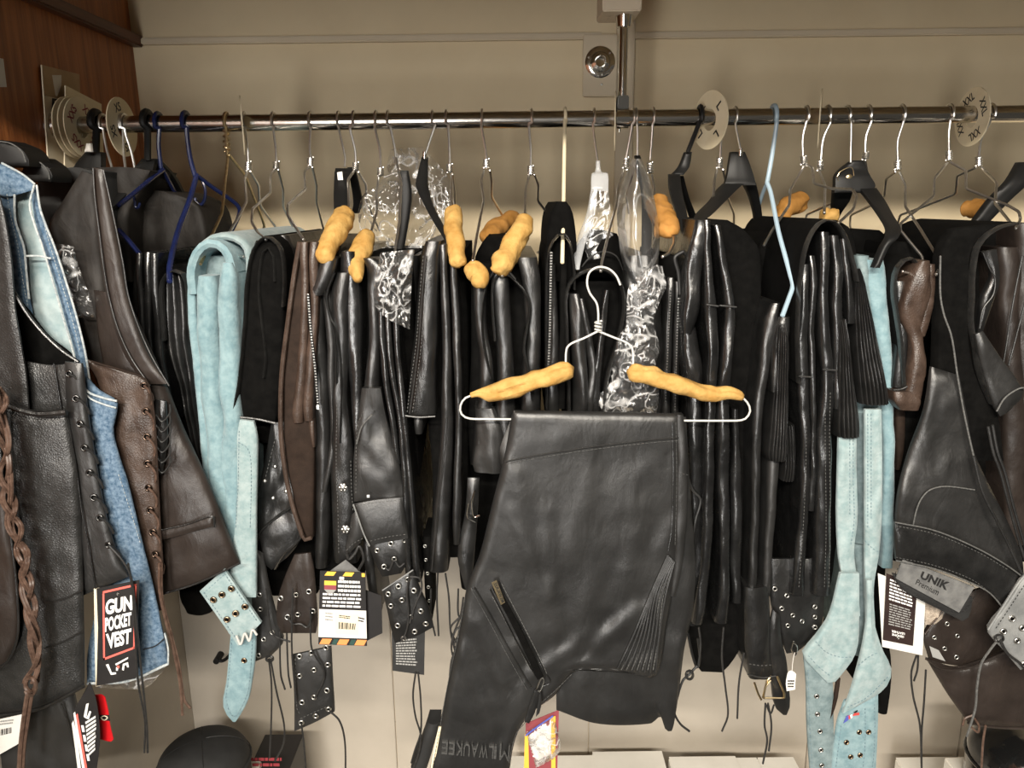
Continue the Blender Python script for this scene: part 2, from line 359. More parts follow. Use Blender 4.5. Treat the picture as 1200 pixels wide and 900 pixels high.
def dome_mesh(name, m):
    vs, fs = [], []; n = 14; prof = [(math.cos(t), -.55 * math.sin(t)) for t in np.linspace(0, math.pi / 2, 6)[:-1]]
    for k in range(n):
        a = 2 * math.pi * k / n
        for r, d in prof: vs.append((r * math.cos(a), d, r * math.sin(a)))
    q = len(prof); vs.append((0, -.55, 0))
    for k in range(n):
        k2 = (k + 1) % n
        for i in range(q - 1): fs.append((k * q + i, k2 * q + i, k2 * q + i + 1, k * q + i + 1))
        fs.append((k * q + q - 1, k2 * q + q - 1, n * q))
    me = mk(name, vs, fs); me.materials.append(M[m])
    for p in me.polygons: p.use_smooth = True
    return me
EY_D = ring_mesh('eyelet_dark', 'eyelet_dark'); EY_W = ring_mesh('eyelet_brown', 'eyelet_brown'); EY_N = ring_mesh('eyelet', 'eyelet_nickel'); EY_B = ring_mesh('eyelet_bronze', 'eyelet_bronze'); STUD = dome_mesh('stud', 'eyelet_nickel')
def eyelets(par, pts, place, rpx=4., me=None, name='eyelet', tilt=0.):
    for x, y in pts:
        q = place(x, y) if callable(place) else P(x, y, place)
        o = link(name, me or EY_N, par, q); r = rpx * (q.y - CAM.y) / FPX * 1.0; o.scale = (r, r, r)
        o.rotation_euler = (R(random.uniform(-8, 8)), 0, R(tilt + random.uniform(-10, 10)))
def stitch(par, pts, place, m='thread_grey', gap=4.2, ln=2.6, r=.0005, name='stitching'):
    if not callable(place): place = flat(place)
    a = np.array(pts, float); L = np.linalg.norm(np.diff(cr(pts, 60), axis=0), axis=1).sum(); n = max(2, int(L / gap)); c = cr(pts, n * 4 + 1); ds = []
    for i in range(n):
        p0 = c[i * 4]; p1 = c[min(i * 4 + int(4 * ln / gap + .5), len(c) - 1)]
        ds.append(tube_data([place(*p0), place(*p1)], r, 4))
    return multi(par, name, ds, m, 'stuff')
# print on cards
_T = {}
def text2d(s, bold=0., ext=0.):
    k = (s, bold, ext)
    if k not in _T:
        c = bpy.data.curves.new('lettering', 'FONT'); c.body = s; c.offset = bold; c.extrude = ext; c.resolution_u = 3; c.align_x = 'LEFT'
        o = bpy.data.objects.new('lettering', c); COL.objects.link(o); dg = bpy.context.evaluated_depsgraph_get(); dg.update()
        me = bpy.data.meshes.new_from_object(o.evaluated_get(dg)); v = np.array([x.co[:] for x in me.vertices]); f = [tuple(p.vertices) for p in me.polygons]
        bpy.data.objects.remove(o); bpy.data.curves.remove(c); bpy.data.meshes.remove(me)
        lo, hi = v.min(0), v.max(0); v[:, :2] = (v[:, :2] - lo[:2]) / (hi[:2] - lo[:2]); _T[k] = (v, f)
    return _T[k]
def quadmap(q):
    tl, tr, br, bl = [np.array(c[:2], float) for c in q]
    return lambda u, v: (tl * (1 - u) + tr * u) * (1 - v) + (bl * (1 - u) + br * u) * v
def lettering(par, s, q, place, m, bold=.0, ext=0., depth=.002, name='lettering', flip=False):
    v, f = text2d(s, bold, ext); g = quadmap(q); vs = []
    for a in v:
        u, w = (a[0], 1 - a[1]) if not flip else (1 - a[0], a[1])
        p = place(*g(u, w)); vs.append(p + Vector((0, -depth * (a[2] / ext) if ext else 0, 0)))
    return obj(name, mk(name, vs, f), m, par, smooth=False)
def sub(q, u0, v0, u1, v1):
    g = quadmap(q); return [g(u0, v0), g(u1, v0), g(u1, v1), g(u0, v1)]
def prints(par, name, quads, place, m, kind=None):
    vs, fs = [], []
    for q in quads:
        fs.append(tuple(range(len(vs), len(vs) + len(q))[::-1])); vs += [place(c[0], c[1]) for c in q]
    o = obj(name, mk(name, vs, fs), m, par, smooth=False)
    if kind: o['kind'] = kind
    return o
def card(par, name, q, m, Y, th=.0012, n=5):
    return panel(par, name, [[q[0], q[1]], [q[3], q[2]]], m, Y, th, nu=n, nv=n, edge=0, wr=0, lin=True)[0]
def text_lines(par, q, place, m, rows, u0=.08, u1=.92, v0=.1, v1=.9, fill=.55, jag=.12, name='text_lines', words=True):
    qs = []; rn = random.Random(rows * 7 + int(q[0][0]))
    for i in range(rows):
        a = v0 + (v1 - v0) * i / rows; b = a + (v1 - v0) / rows * fill; u = u0; end = u1 - rn.random() * jag
        while u < end - .02:
            e = min(end, u + rn.uniform(.06, .2)) if words else end
            qs.append(sub(q, u, a, e, b)); u = e + .025
    return prints(par, name, qs, place, m, 'stuff')
def box_mesh(name, c, s, bev=.0):
    bm = bmesh.new(); bmesh.ops.create_cube(bm, size=1)
    for v in bm.verts: v.co = Vector((v.co.x * s[0] + c[0], v.co.y * s[1] + c[1], v.co.z * s[2] + c[2]))
    if bev: bmesh.ops.bevel(bm, geom=list(bm.edges), offset=bev, segments=2, affect='EDGES')
    me = bpy.data.meshes.new(name); bm.to_mesh(me); bm.free(); return me
def boxo(par, name, lo, hi, m, bev=.0):
    c = [(a + b) / 2 for a, b in zip(lo, hi)]; s = [b - a for a, b in zip(lo, hi)]
    return obj(name, box_mesh(name, c, s, bev), m, par, sharp=30)
def lathe(par, name, prof, m, c, axis='Y', n=28):
    vs, fs = [], []; q = len(prof)
    for k in range(n):
        a = 2 * math.pi * k / n
        for r, d in prof:
            x, y = r * math.cos(a), r * math.sin(a); vs.append(Vector(c) + Vector({'Y': (x, d, y), 'Z': (x, y, d), 'X': (d, x, y)}[axis]))
    for k in range(n):
        for i in range(q - 1): fs.append((k * q + i, k * q + i + 1, ((k + 1) % n) * q + i + 1, ((k + 1) % n) * q + i))
    me = mk(name, vs, fs); bm = bmesh.new(); bm.from_mesh(me); bmesh.ops.remove_doubles(bm, verts=bm.verts, dist=1e-6); bmesh.ops.holes_fill(bm, edges=bm.edges)
    bmesh.ops.recalc_face_normals(bm, faces=bm.faces); bm.to_mesh(me); bm.free(); return obj(name, me, m, par, sharp=35)
# ---------------------------------------------------------------- the setting
WY = .32
XL = P(161, 100, WY).x
ZROD = P(600, 140.5, 0).z; RR = .0132
zjoin = P(600, 640, WY).z
struct(boxo(None, 'wall_back', (XL - .1, WY, zjoin), (2.2, WY + .06, 2.9), 'wall_paint'))
wb = struct(boxo(None, 'wall_back_lower', (XL - .1, WY + .004, -.1), (2.2, WY + .06, zjoin), 'wall_paint_worn'))
xs = [XL - .041] + [P(x, 820, WY).x for x in (462, 690, 950, 1130)] + [2.2]
for i in range(len(xs) - 1):
    boxo(wb, 'wall_panel', (xs[i] + .0012, WY - .004, -.1), (xs[i + 1] - .0012, WY + .004, zjoin), 'wall_panel_lower', .0015)
zwd = P(190, 560, WY).z
struct(boxo(None, 'wall_left', (XL - .05, -1.6, zwd), (XL, WY, 2.9), 'wood'))
struct(boxo(None, 'wall_left_lower', (XL - .1, -1.6, -.1), (XL - .04, WY, zwd), 'wall_panel_lower'))
zl = P(168, 50, WY).z
struct(boxo(None, 'trim_1', (XL, -1.6, zl - .009), (XL + .022, WY, zl + .012), 'wood_trim', .003))
zb = P(400, 47, WY).z
for a, b in ((XL + .022, P(704, 50, WY).x), (P(742, 50, WY).x, 2.2)):
    struct(boxo(None, 'trim_2', (a, WY - .014, zb - .006), (b, WY, zb + .006), 'wall_batten', .002))
struct(boxo(None, 'trim_3', (P(722, 60, WY).x, WY - .012, 1.0), (P(743, 60, WY).x, WY, 2.9), 'wall_batten', .002))
struct(boxo(None, 'trim_4', (P(706, 10, -.03).x, -.03, P(730, 13, -.03).z), (P(752, 10, -.03).x, .05, 2.9), 'wall_paint_worn', .002))
# header board over the front of the alcove, above the frame
zw = P(600, 247, WY).z; zhd = 2.72 + (zw - 2.72) * ((-.55 + 3.1) / (WY + 3.1))
struct(boxo(None, 'trim_5', (-1.6, -.58, zhd), (2.2, -.55, 2.9), 'wall_batten'))
struct(boxo(None, 'ceiling', (-1.6, -.58, 2.9), (2.2, WY + .06, 2.96), 'wall_batten'))
zs = P(700, 908, .32).z - .02
struct(boxo(None, 'shelf_board', (XL - .04, -.42, zs - .025), (2.2, WY - .004, zs), 'shelf_paint', .002))
bpy.data.objects['shelf_board'].name = 'trim_6'
# wall plate with chrome socket
t = thing('wall_plate', 'square painted wall plate with a round chrome flange beside the vertical pipe', 'wall plate', P(703, 76, .29))
q0, q1 = P(683, 113, .296), P(724, 40, .296)
boxo(t, 'plate', (q0.x, .296, q0.z), (q1.x, WY - .012, q1.z), 'wall_batten', .002)
c = P(703, 73, .296); s = px(.296)
lathe(t, 'flange', [(16 * s, 0), (16 * s, -.003), (13 * s, -.006), (11 * s, -.006), (10 * s, -.004), (9 * s, -.012), (6 * s, -.014), (5 * s, -.011), (4.2 * s, -.004), (0, -.003)], 'chrome', c)
for a in (40, 160, 280): link('screw', STUD, t, c + Vector((13 * s * math.cos(R(a)), -.006, 13 * s * math.sin(R(a))))).scale = (.0022,) * 3
link('screw', STUD, t, P(705, 99, .296)).scale = (.0025,) * 3
# rod
x1 = 1.75
t = thing('hanging_rod', 'long horizontal steel clothes rod all the hangers hang from', 'rod', Vector((0, 0, ZROD)))
tube3(t, 'tube', [(XL + .001, 0, ZROD), (x1, 0, ZROD)], RR, 'rod_steel', ns=32)
lathe(t, 'end_flange', [(.026, .001), (.026, .004), (.018, .007), (.0165, .014), (RR, .014)], 'chrome', (XL, 0, ZROD), 'X')
t = thing('rod_support', 'vertical chrome pipe and clamp holding up the middle of the rod', 'pipe', P(730, 60, 0))
pt, pb = P(730.5, 16, 0), P(729, 120, 0); cx = P(729, 135, 0).x
tube3(t, 'pipe', [(cx, 0, pt.z), (cx, 0, ZROD + .018)], .0074, 'chrome', ns=20)
lathe(t, 'top_flange', [(.024, .004), (.024, .001), (.014, -.003), (.012, -.02), (.0074, -.021)], 'chrome', (cx, 0, pt.z), 'Z')
lathe(t, 'clamp', [(RR + .0004, -.0095), (RR + .0035, -.0095), (RR + .0035, .0095), (RR + .0004, .0095)], 'chrome', (cx, 0, ZROD), 'X')
boxo(t, 'clamp_block', (cx - .0092, -.011, ZROD + .014), (cx + .0092, .011, ZROD + .034), 'chrome', .0015)
lathe(t, 'set_screw', [(0, -.005), (.003, -.004), (.003, .001)], 'chrome', (cx - .004, 0, ZROD - RR - .003), 'Z')
# ---------------------------------------------------------------- size dividers on the rod
def disc(label, x, txts, yaw=0., tilt=0., ink='ink_black', rad=.0455, a0=0., dx=0., tsz=.013, rz=0.):
    c = Vector((P(x, 140, 0).x + dx, 0, ZROD - .004)); t = thing('size_divider', label, 'size divider', c, 'round size dividers on the rod')
    o = lathe(t, 'disc', [(.0163, -.0009), (rad, -.0009), (rad, .0009), (.0163, .0009), (.0163, -.0009)], 'disc_ivory', (0, 0, 0), 'Y', 40)
    rot = Matrix.Rotation(yaw, 4, 'Z') @ Matrix.Rotation(tilt, 4, 'X')
    o.data.transform(rot); o.location = (0, 0, 0)
    for k, s in enumerate(txts):
        v, f = text2d(s, .02); a = a0 + k * math.pi / 2; w = tsz * (.75 * len(s)); rm = .0308; vs = []
        for p in v:
            u, h = (p[0] - .5) * w, (p[1] - .5) * tsz * 1.05
            x_, z_ = (u * math.cos(a) - (h + rm) * math.sin(a)), (u * math.sin(a) + (h + rm) * math.cos(a))
            vs.append((x_, -.0013, z_))
        me = mk('size_lettering', vs, f); me.transform(rot); l = obj('size_lettering', me, ink, t, smooth=False); l.location = (0, 0, 0)
    return t
# normal faces the camera when yaw = 0; 90 deg would be square to the rod
disc('ivory size disc lettered XS in black hanging near the wood panel', 142, ['XS'] * 4, R(88), 0, a0=.3)
for k in range(3): disc(['back disc of the ivory stack against the cream cards', 'middle disc of the ivory stack against the cream cards', 'ivory size disc with maroon XXS lettering fronting the stack'][k], 82, ['XXS'] * 4 if k == 2 else [], R(86), 0, 'ink_darkred', dx=.009 * k, a0=.9, rad=.047)
disc('ivory size disc lettered L beside the black plastic hook', 832, ['L'] * 4, R(-67), 0, a0=-.9)
disc('ivory size disc lettered XXL by the far end of the rod', 1139, ['XXL'] * 4, R(-88), 0, a0=.45)
disc('blank ivory size disc seen edge-on beside the brass wire hanger', 283, [], R(109))
disc('blank ivory size disc seen edge-on against the rod clamp', 721, [], R(82))
disc('blank ivory size disc seen edge-on over the foam-padded hanger pair', 961, [], R(68))
# cards by the wood panel
def wallcard(t, name, q, m, off, th=.002):
    a = [onwall(x, y, off) for x, y in q]; b = [p + Vector((-th, 0, 0)) for p in a]
    return obj(name, mk(name, a + b, [(0, 3, 2, 1), (4, 5, 6, 7)] + [(i, (i + 1) % 4, 4 + (i + 1) % 4, 4 + i) for i in range(4)]), m, t, smooth=False)
def ow(off): return lambda x, y: onwall(x, y, off)
t = thing('display_card', 'tall tan and cream card propped against the wood panel', 'card', onwall(72, 195))
wallcard(t, 'card', [(49, 76), (93, 87), (96, 197), (57, 193)], 'paper_cream', .006)
prints(t, 'tan_band', [[(49, 76), (93, 87), (94.5, 121), (52, 112)]], ow(.0065), 'cardboard_tan')
prints(t, 'tape', [[(61, 88), (72, 88), (72, 100), (67, 113), (65, 112)]], ow(.007), 'paper_white')
prints(t, 'black_mark', [[(61, 115), (75, 117), (75, 131), (61, 129)]], ow(.007), 'ink_black')
prints(t, 'white_mark', [[(64, 118), (73, 120), (73, 126), (64, 126)]], ow(.0075), 'paper_cream')
lettering(t, 'L', [(66, 119), (71, 120), (71, 125), (66, 125)], ow(.008), 'ink_black')
t = thing('display_card', 'square cream card leaning behind the stack of size discs', 'card', onwall(98, 195))
wallcard(t, 'card', [(77, 100), (119, 122), (122, 194), (76, 199)], 'paper_cream', .018)
t = thing('paper_label', 'small white paper label pinned high on the wood panel', 'label', onwall(3, 85))
wallcard(t, 'paper', [(-8, 66), (4, 69), (8, 102), (-8, 102)], 'paper_white', .004)
# ---------------------------------------------------------------- hangers
def hook(t, pts, tw=None, m='wire_steel', r=.0021, wrap=True, Yt=-.004):
    x0 = pts[0][0]; X = P(x0, 140, 0).x; Rw = RR + r + .0004; z0 = ZROD; L = []
    for a in np.linspace(-70, 130, 13):
        L.append(Vector((X, math.sin(R(a - 90 + 70)) * 0 - Rw * math.cos(R(a + 20 - 20)) if 0 else -Rw * math.cos(R(a)), z0 + Rw * math.sin(R(a)))))
    L = [p for p in L if p.z > z0 - .006 or p.y > 0]
    low = [(x, y) for x, y in pts[1:]]; a = cr([pts[0]] + low, 4 * len(pts) + 6) if low else []
    yr = P(x0, 140, 0); yy = [y for x, y in a]
    S = []
    for i, (x, y) in enumerate(a):
        f = i / (len(a) - 1); Y = -Rw * (1 - f) + Yt * f; p = P(x, y, Y)
        if p.z < z0 - .006: S.append(p)
    return tube3(t, 'hook', list(reversed(L)) + S, r, m, n=40)
def twist(t, x0, y0, x1, y1, m='wire_steel', r=.0015):
    n = 60; A, B = P(x0, y0, -.004), P(x1, y1, -.004); L = []
    for i in range(n + 1):
        f = i / n; a = f * math.pi * 2 * 4.5; p = A.lerp(B, f); L.append(p + Vector((math.cos(a) * .0044, math.sin(a) * .0044, 0)))
    tube3(t, 'wire_twist', L, r, m, ns=6)
def round_px(pts, k=3.):                          # soften each bend of a wire over a few pixels
    out = [pts[0]]
    for a, b, c in zip(pts, pts[1:], pts[2:]):
        for q, f in ((a, 1), (a, .45), (c, .45), (c, 1)):
            d = math.dist(b, q) or 1; e = min(k, d * .45) * f; out.append((b[0] + (q[0] - b[0]) / d * e, b[1] + (q[1] - b[1]) / d * e))
    return out + [pts[-1]]
def foam(t, pts, Y0, Y1, m='foam_yellow', fl=.75):
    a = cr(pts, 34); L, rd = [], []
    for i, (x, y, wd) in enumerate(a):
        Y = Y0 + (Y1 - Y0) * i / 33; L.append(P(x, y, Y)); e = min(1, min(i, 33 - i) / 2 * .3 + .8)
        rd.append(wd / 2 * px(Y) * e)
    return tube3(t, 'foam_cover', L, rd, m, ns=22, nzamp=.0036, seed=random.random() * 9)
def hanger(label, hk, tw, legs, foams=(), m='wire_steel', r=.0021, name='wire_hanger', group='wire hangers on the rod'):
    t = thing(name, label, 'hanger', P(hk[0][0], 135, 0), group)
    hook(t, hk, m=m, r=r)
    if tw: twist(t, *tw, m=m, r=r * .8)
    for pts, Y0, Y1 in legs: wire(t, 'arm', round_px(pts), Y0, Y1, r, m, n=14 * len(pts), smooth=False)
    for f in foams: foam(t, *f)
    return t
hanger('brass wire hanger with a twisted neck over the folded light blue chaps', [(266, 134), (264, 139), (265, 158), (266, 182)], (265, 150, 266, 178),
    [([(267, 183), (260, 250), (236, 302), (233, 298), (240, 299), (235, 310)], -.005, -.2), ([(268, 181), (287, 205), (305, 250), (310, 265), (306, 275)], -.005, .15)], m='brass', r=.0023)
hanger('steel wire hanger hooked just past the edge-on disc near the brass hanger', [(287, 135), (287, 150), (290, 170), (291, 190)], (291, 189, 291, 200),
    [([(290, 200), (287, 210), (289, 236), (279, 255), (265, 279), (267, 285), (274, 299), (286, 301)], -.005, -.19), ([(293, 200), (303, 217), (304, 235), (306, 242), (327, 272)], -.005, .16)])
hanger('steel wire hanger looping into the black suede-lined fold next to light blue chaps', [(321, 135), (320, 147), (323, 172), (324, 189)], (324, 189, 324, 198),
    [([(322, 199), (317, 205), (317, 226), (296, 245), (295, 260), (302, 273), (312, 281)], -.005, -.2), ([(326, 198), (332, 221), (332, 242), (350, 281)], -.005, .16)])
hanger('steel wire hanger carrying the brown leather chaps', [(364, 134), (364, 145), (363, 172), (364, 185)], (364, 184, 364, 195),
    [([(362, 196), (357, 201), (358, 222), (337, 240), (337, 252), (356, 281)], -.005, -.2), ([(366, 195), (371, 216), (371, 237), (380, 272)], -.005, .16)])
hanger('steel wire hanger with one yellow foam sleeve crossing a squared black hanger', [(415, 133), (410, 147), (416, 175), (417, 191)], (417, 190, 417, 200),
    [([(415, 200), (408, 210), (409, 242), (392, 280), (379, 304)], -.005, -.2), ([(420, 201), (429, 216), (430, 237), (445, 270)], -.005, .16)],
    [([(405, 248, 22), (396, 268, 26), (386, 288, 25), (379, 304, 23)], -.14, -.21)])
hanger('steel wire hanger with a drooping yellow foam sleeve beside the crinkled bag', [(441, 133), (439, 147), (445, 175), (446, 196)], (446, 196, 446, 206),
    [([(444, 207), (441, 225), (442, 247), (436, 268), (424, 300), (419, 322)], -.005, -.2)],
    [([(432, 274, 16), (426, 288, 22), (420, 300, 22), (417, 308, 20), (419, 320, 17), (420, 327, 10)], -.14, -.215)])
hanger('steel wire hanger whose hook drops into the crinkled clear bag', [(455, 133), (457, 147), (462, 170), (464, 185)], None, [([(464, 185), (470, 215), (468, 260), (462, 300)], -.005, -.1)])
hanger('steel wire hanger with a straight upright yellow foam sleeve', [(523, 131), (525, 145), (527, 182), (527, 192)], (527, 192, 527, 202),
    [([(529, 205), (529, 235), (531, 245), (535, 300)], -.005, -.2), ([(530, 204), (533, 225), (533, 250)], -.005, .12)],
    [([(531, 246, 17), (532, 262, 19), (534, 285, 19), (537, 309, 17)], -.13, -.215)])
hanger('steel wire hanger with foam stubs at both ends under a black roll', [(565, 131), (564, 145), (569, 175), (570, 186)], (570, 186, 570, 197),
    [([(567, 199), (564, 212), (567, 235), (559, 275), (554, 306)], -.005, -.21), ([(574, 199), (576, 210), (576, 230), (589, 253), (600, 262)], -.005, .17)],
    [([(550, 312, 15), (557, 318, 22), (562, 326, 20), (560, 334, 14)], -.2, -.225), ([(604, 254, 14), (596, 258, 20), (582, 268, 21), (571, 279, 18)], .17, .05, 'foam_orange')])
hanger('steel wire hanger with a lumpy diagonal yellow foam sleeve', [(623, 130), (620, 145), (622, 175), (622, 194)], (622, 194, 622, 205),
    [([(620, 205), (616, 222), (615, 255), (598, 290), (585, 312), (589, 324)], -.005, -.22), ([(626, 204), (631, 216), (630, 235), (646, 256), (642, 286), (630, 296)], -.005, .16)],
    [([(616, 256, 19), (611, 270, 26), (602, 284, 24), (596, 298, 24), (588, 310, 27), (579, 315, 14)], -.15, -.225)])
hanger('long-armed steel wire hanger the front display hanger hooks onto', [(742, 129), (741, 145), (734, 185)], (734, 184, 733, 197),
    [([(731, 198), (724, 220), (723, 237), (714, 270), (705, 308), (704, 318)], -.005, -.232), ([(735, 198), (732, 222), (737, 250)], -.005, .1)])
hanger('steel wire hanger with a stubby orange foam sleeve beside the long clear bag', [(765, 128), (765, 145), (762, 187)], (762, 190, 762, 203),
    [([(764, 205), (767, 220), (766, 236), (780, 262), (789, 272), (790, 285), (784, 297), (776, 301)], -.005, -.2)],
    [([(769, 236, 24), (775, 250, 27), (783, 266, 24), (785, 273, 18)], -.06, -.15, 'foam_orange')])
hanger('steel wire hanger half hidden behind the disc lettered L', [(845, 130), (845, 162), (844, 185)], (843, 185, 843, 197),
    [([(840, 199), (837, 212), (836, 235)], -.005, -.06), ([(847, 198), (850, 210), (849, 222), (860, 250), (860, 262)], -.005, .16)])
hanger('steel wire hanger with an orange foam sleeve just behind the pale blue hanger', [(944, 126), (946, 137), (941, 160), (941, 182)], (942, 183, 942, 193),
    [([(942, 195), (926, 222), (925, 240), (905, 270), (895, 288)], -.005, -.12), ([(944, 193), (952, 196), (954, 215), (975, 221), (999, 222), (1004, 230), (1000, 245), (982, 262)], -.005, -.18)],
    [([(917, 260, 16), (920, 246, 22), (930, 240, 22), (939, 236, 24)], .1, .16, 'foam_orange')])
hanger('steel wire hanger with a foam stub on top of the ribbed chaps', [(969, 126), (975, 137), (965, 162), (962, 187)], (961, 188, 961, 200),
    [([(960, 200), (967, 217), (966, 250)], -.005, -.12), ([(977, 237), (945, 252), (944, 266)], .1, .16)],
    [([(963, 255, 14), (972, 253, 17), (981, 254, 13)], -.1, -.1)])
hanger('steel wire hanger behind the black hanger with the round gold badge', [(1016, 124), (1022, 137), (1015, 160), (1014, 185)], (1015, 178, 1014, 187),
    [([(1014, 187), (1019, 215), (1022, 240), (997, 252), (996, 265), (1001, 272)], -.005, .16)])
hanger('steel wire hanger with wide shoulders over the short brown roll', [(1055, 124), (1060, 135), (1052, 165), (1052, 188)], (1052, 188, 1052, 199),
    [([(1054, 202), (1061, 217), (1061, 242), (1080, 271), (1099, 302), (1101, 314), (1097, 322)], -.005, -.2), ([(1050, 201), (1038, 210), (1036, 230), (1022, 240)], -.005, .1)])
hanger('steel wire hanger with a sleeved neck beside the disc lettered XXL', [(1111, 122), (1114, 135), (1112, 155), (1112, 177)], (1112, 177, 1112, 188),
    [([(1110, 191), (1095, 209), (1094, 230), (1055, 262), (1055, 270), (1080, 300), (1084, 314), (1074, 322), (1057, 318)], -.005, -.19), ([(1114, 190), (1132, 200), (1132, 221), (1180, 240), (1194, 248), (1196, 257), (1190, 268)], -.005, -.15)])
hanger('steel wire hanger hooked outside the XXL disc with an orange foam sleeve', [(1159, 130), (1160, 142), (1150, 162), (1147, 184)], (1147, 184, 1147, 195),
    [([(1144, 196), (1122, 206), (1120, 227), (1080, 243), (1055, 252), (1052, 262)], -.005, .14), ([(1150, 196), (1168, 214), (1166, 238), (1185, 262)], -.005, -.15)],
    [([(1131, 246, 20), (1142, 245, 22), (1155, 244, 18), (1164, 241, 16)], .1, .05, 'foam_orange')])
for i, (lab, pts) in enumerate((('steel wire hook below the stacked size discs', [(121, 140), (121, 152), (125, 175), (131, 196)]), ('steel wire hook hanging straight through the XS disc', [(144, 140), (145, 180), (147, 197)]), ('bent steel wire hook passing in front of the XS disc', [(146, 140), (147, 155), (154, 178), (158, 197)]))):
    t = thing('wire_hanger', lab, 'hanger', P(pts[0][0], 140, 0), 'wire hangers on the rod'); hook(t, pts); wire(t, 'arm', [pts[-1], (pts[-1][0] + 4, 225), (pts[-1][0] + 8, 260)], -.004, .03, .0016, 'wire_steel')
# plastic hangers: arms as thick ribbons, rows (x_left, x_right, y, dY)
def ribbon(t, name, rows, m, Y=0., th=.009, par=None):
    return panel(t, name, [[(a, y, d), (b, y, d)] for a, b, y, d in rows], m, Y, th, nu=6, nv=max(6, len(rows) * 5), edge=.0025, epx=4, wr=0)[0]
def plastic(label, hk, m='plastic_black', hm='wire_steel', r=.0018, name='plastic_hanger'):
    t = thing(name, label, 'hanger', P(hk[0][0], 135, 0), 'plastic hangers on the rod'); hook(t, hk, m=hm, r=r); return t
t = plastic('black plastic hanger with a square shoulder and small pale sticker', [(397, 134), (396, 145), (404, 182), (404, 195)])
ribbon(t, 'neck', [(393, 413, 197, 0), (392, 414, 204, -.01)], 'plastic_black')
ribbon(t, 'arm', [(392, 409, 201, -.01), (391, 408, 225, -.05), (390, 406, 260, -.1), (374, 396, 300, -.17)], 'plastic_black')
ribbon(t, 'arm', [(407, 415, 196, .004), (411, 420, 215, .04), (414, 424, 238, .08), (412, 420, 250, .1)], 'plastic_black')
prints(t, 'sticker', [[(395, 202), (401, 201), (402, 211), (396, 211)]], flat(-.03), 'paper_white')
t = plastic('black plastic hanger with one curved arm beside the crinkled bag', [(507, 131), (511, 140), (507, 155), (498, 182)])
lathe(t, 'ferrule', [(.003, 0), (.0035, -.008), (.003, -.012)], 'chrome', P(497.5, 177, -.004), 'Z', 12)
ribbon(t, 'arm', [(494, 501, 184, 0), (489, 501, 205, -.03), (487, 501, 217, -.05), (497, 507, 240, -.09), (509, 518, 262, -.14), (520, 528, 280, -.18), (524, 533, 290, -.195)], 'plastic_black', th=.012)
t = plastic('cream plastic hanger seen edge-on as one straight upright bar', [(662, 127), (662, 145)], 'plastic_cream', 'plastic_cream', .0028)
wire(t, 'arm', [(662, 140), (661, 200), (660, 260), (659, 308)], -.016, -.2, .0029, 'plastic_cream')
t = plastic('clear plastic hanger under thin film beside the cream bar', [(696, 129), (695, 145), (697, 165), (700, 187)])
ribbon(t, 'neck', [(699, 703, 188, 0), (698, 705, 201, 0), (694, 712, 203, -.01), (693, 713, 224, -.02)], 'plastic_clear')
ribbon(t, 'arm', [(693, 700, 222, -.02), (688, 697, 250, -.07), (678, 688, 278, -.12), (672, 681, 305, -.17), (675, 679, 316, -.18)], 'plastic_clear')
panel(t, 'film', [[(694, 222), (713, 224)], [(690, 250), (716, 250)], [(682, 280), (720, 280)], [(690, 305), (716, 300)]], 'film_crinkled', -.1, .0004, wr=.008, wf=45)
t = plastic('black plastic hanger with a black hook under the disc lettered L', [(820, 124), (824, 131), (817, 150), (806, 178)], hm='plastic_black', r=.0036)
ribbon(t, 'neck', [(803, 811, 178, 0), (796, 808, 195, 0), (787, 801, 205, -.01)], 'plastic_black', th=.012)
ribbon(t, 'arm', [(784, 797, 204, -.01), (785, 799, 222, -.05), (793, 805, 250, -.1), (803, 812, 285, -.16), (806, 814, 300, -.18)], 'plastic_black', th=.01)
ribbon(t, 'arm', [(793, 801, 206, .01), (801, 808, 232, .06), (809, 817, 256, .11), (814, 820, 275, .14)], 'plastic_black')
wire(t, 'bar', [(806, 293), (797, 297), (791, 302), (795, 320), (797, 345)], -.17, -.175, .003, 'plastic_black')
t = plastic('wide black contoured hanger in front of the shiny folded chaps', [(861, 126), (862, 145), (868, 176)])
lathe(t, 'ferrule', [(.003, 0), (.0035, -.008), (.003, -.012)], 'chrome', P(868, 174, -.004), 'Z', 12)
ribbon(t, 'neck', [(857, 873, 178, 0), (855, 878, 190, -.005), (852, 884, 208, -.01), (849, 886, 217, -.015)], 'plastic_black', th=.012)
ribbon(t, 'arm', [(849, 872, 215, -.015), (842, 864, 222, -.03), (832, 850, 236, -.08), (818, 836, 250, -.14), (814, 826, 258, -.18)], 'plastic_black', th=.012)
ribbon(t, 'arm', [(871, 886, 214, -.01), (878, 889, 228, .02), (884, 893, 250, .06), (886, 894, 275, .1), (886, 893, 300, .14)], 'plastic_black', th=.012)
t = plastic('pale blue plastic tube hanger with a long sweeping front arm', [(906, 122), (911, 130), (905, 180), (899, 214)], hm='plastic_skyblue', r=.0036)
wire(t, 'arm', [(899, 214), (903, 225), (912, 270), (920, 300), (926, 322), (929, 335), (925, 348), (917, 370)], -.05, -.225, .0034, 'plastic_skyblue')
wire(t, 'arm', [(899, 214), (894, 226), (889, 242), (877, 282)], -.004, .16, .0032, 'plastic_skyblue')
t = plastic('broad black hanger with a small round gold badge on its neck', [(992, 125), (997, 132), (997, 190)])
ribbon(t, 'neck', [(999, 1012, 188, 0), (986, 1016, 198, 0), (980, 1020, 206, -.008), (979, 1026, 218, -.012), (978, 1020, 226, -.014)], 'plastic_black', th=.012)
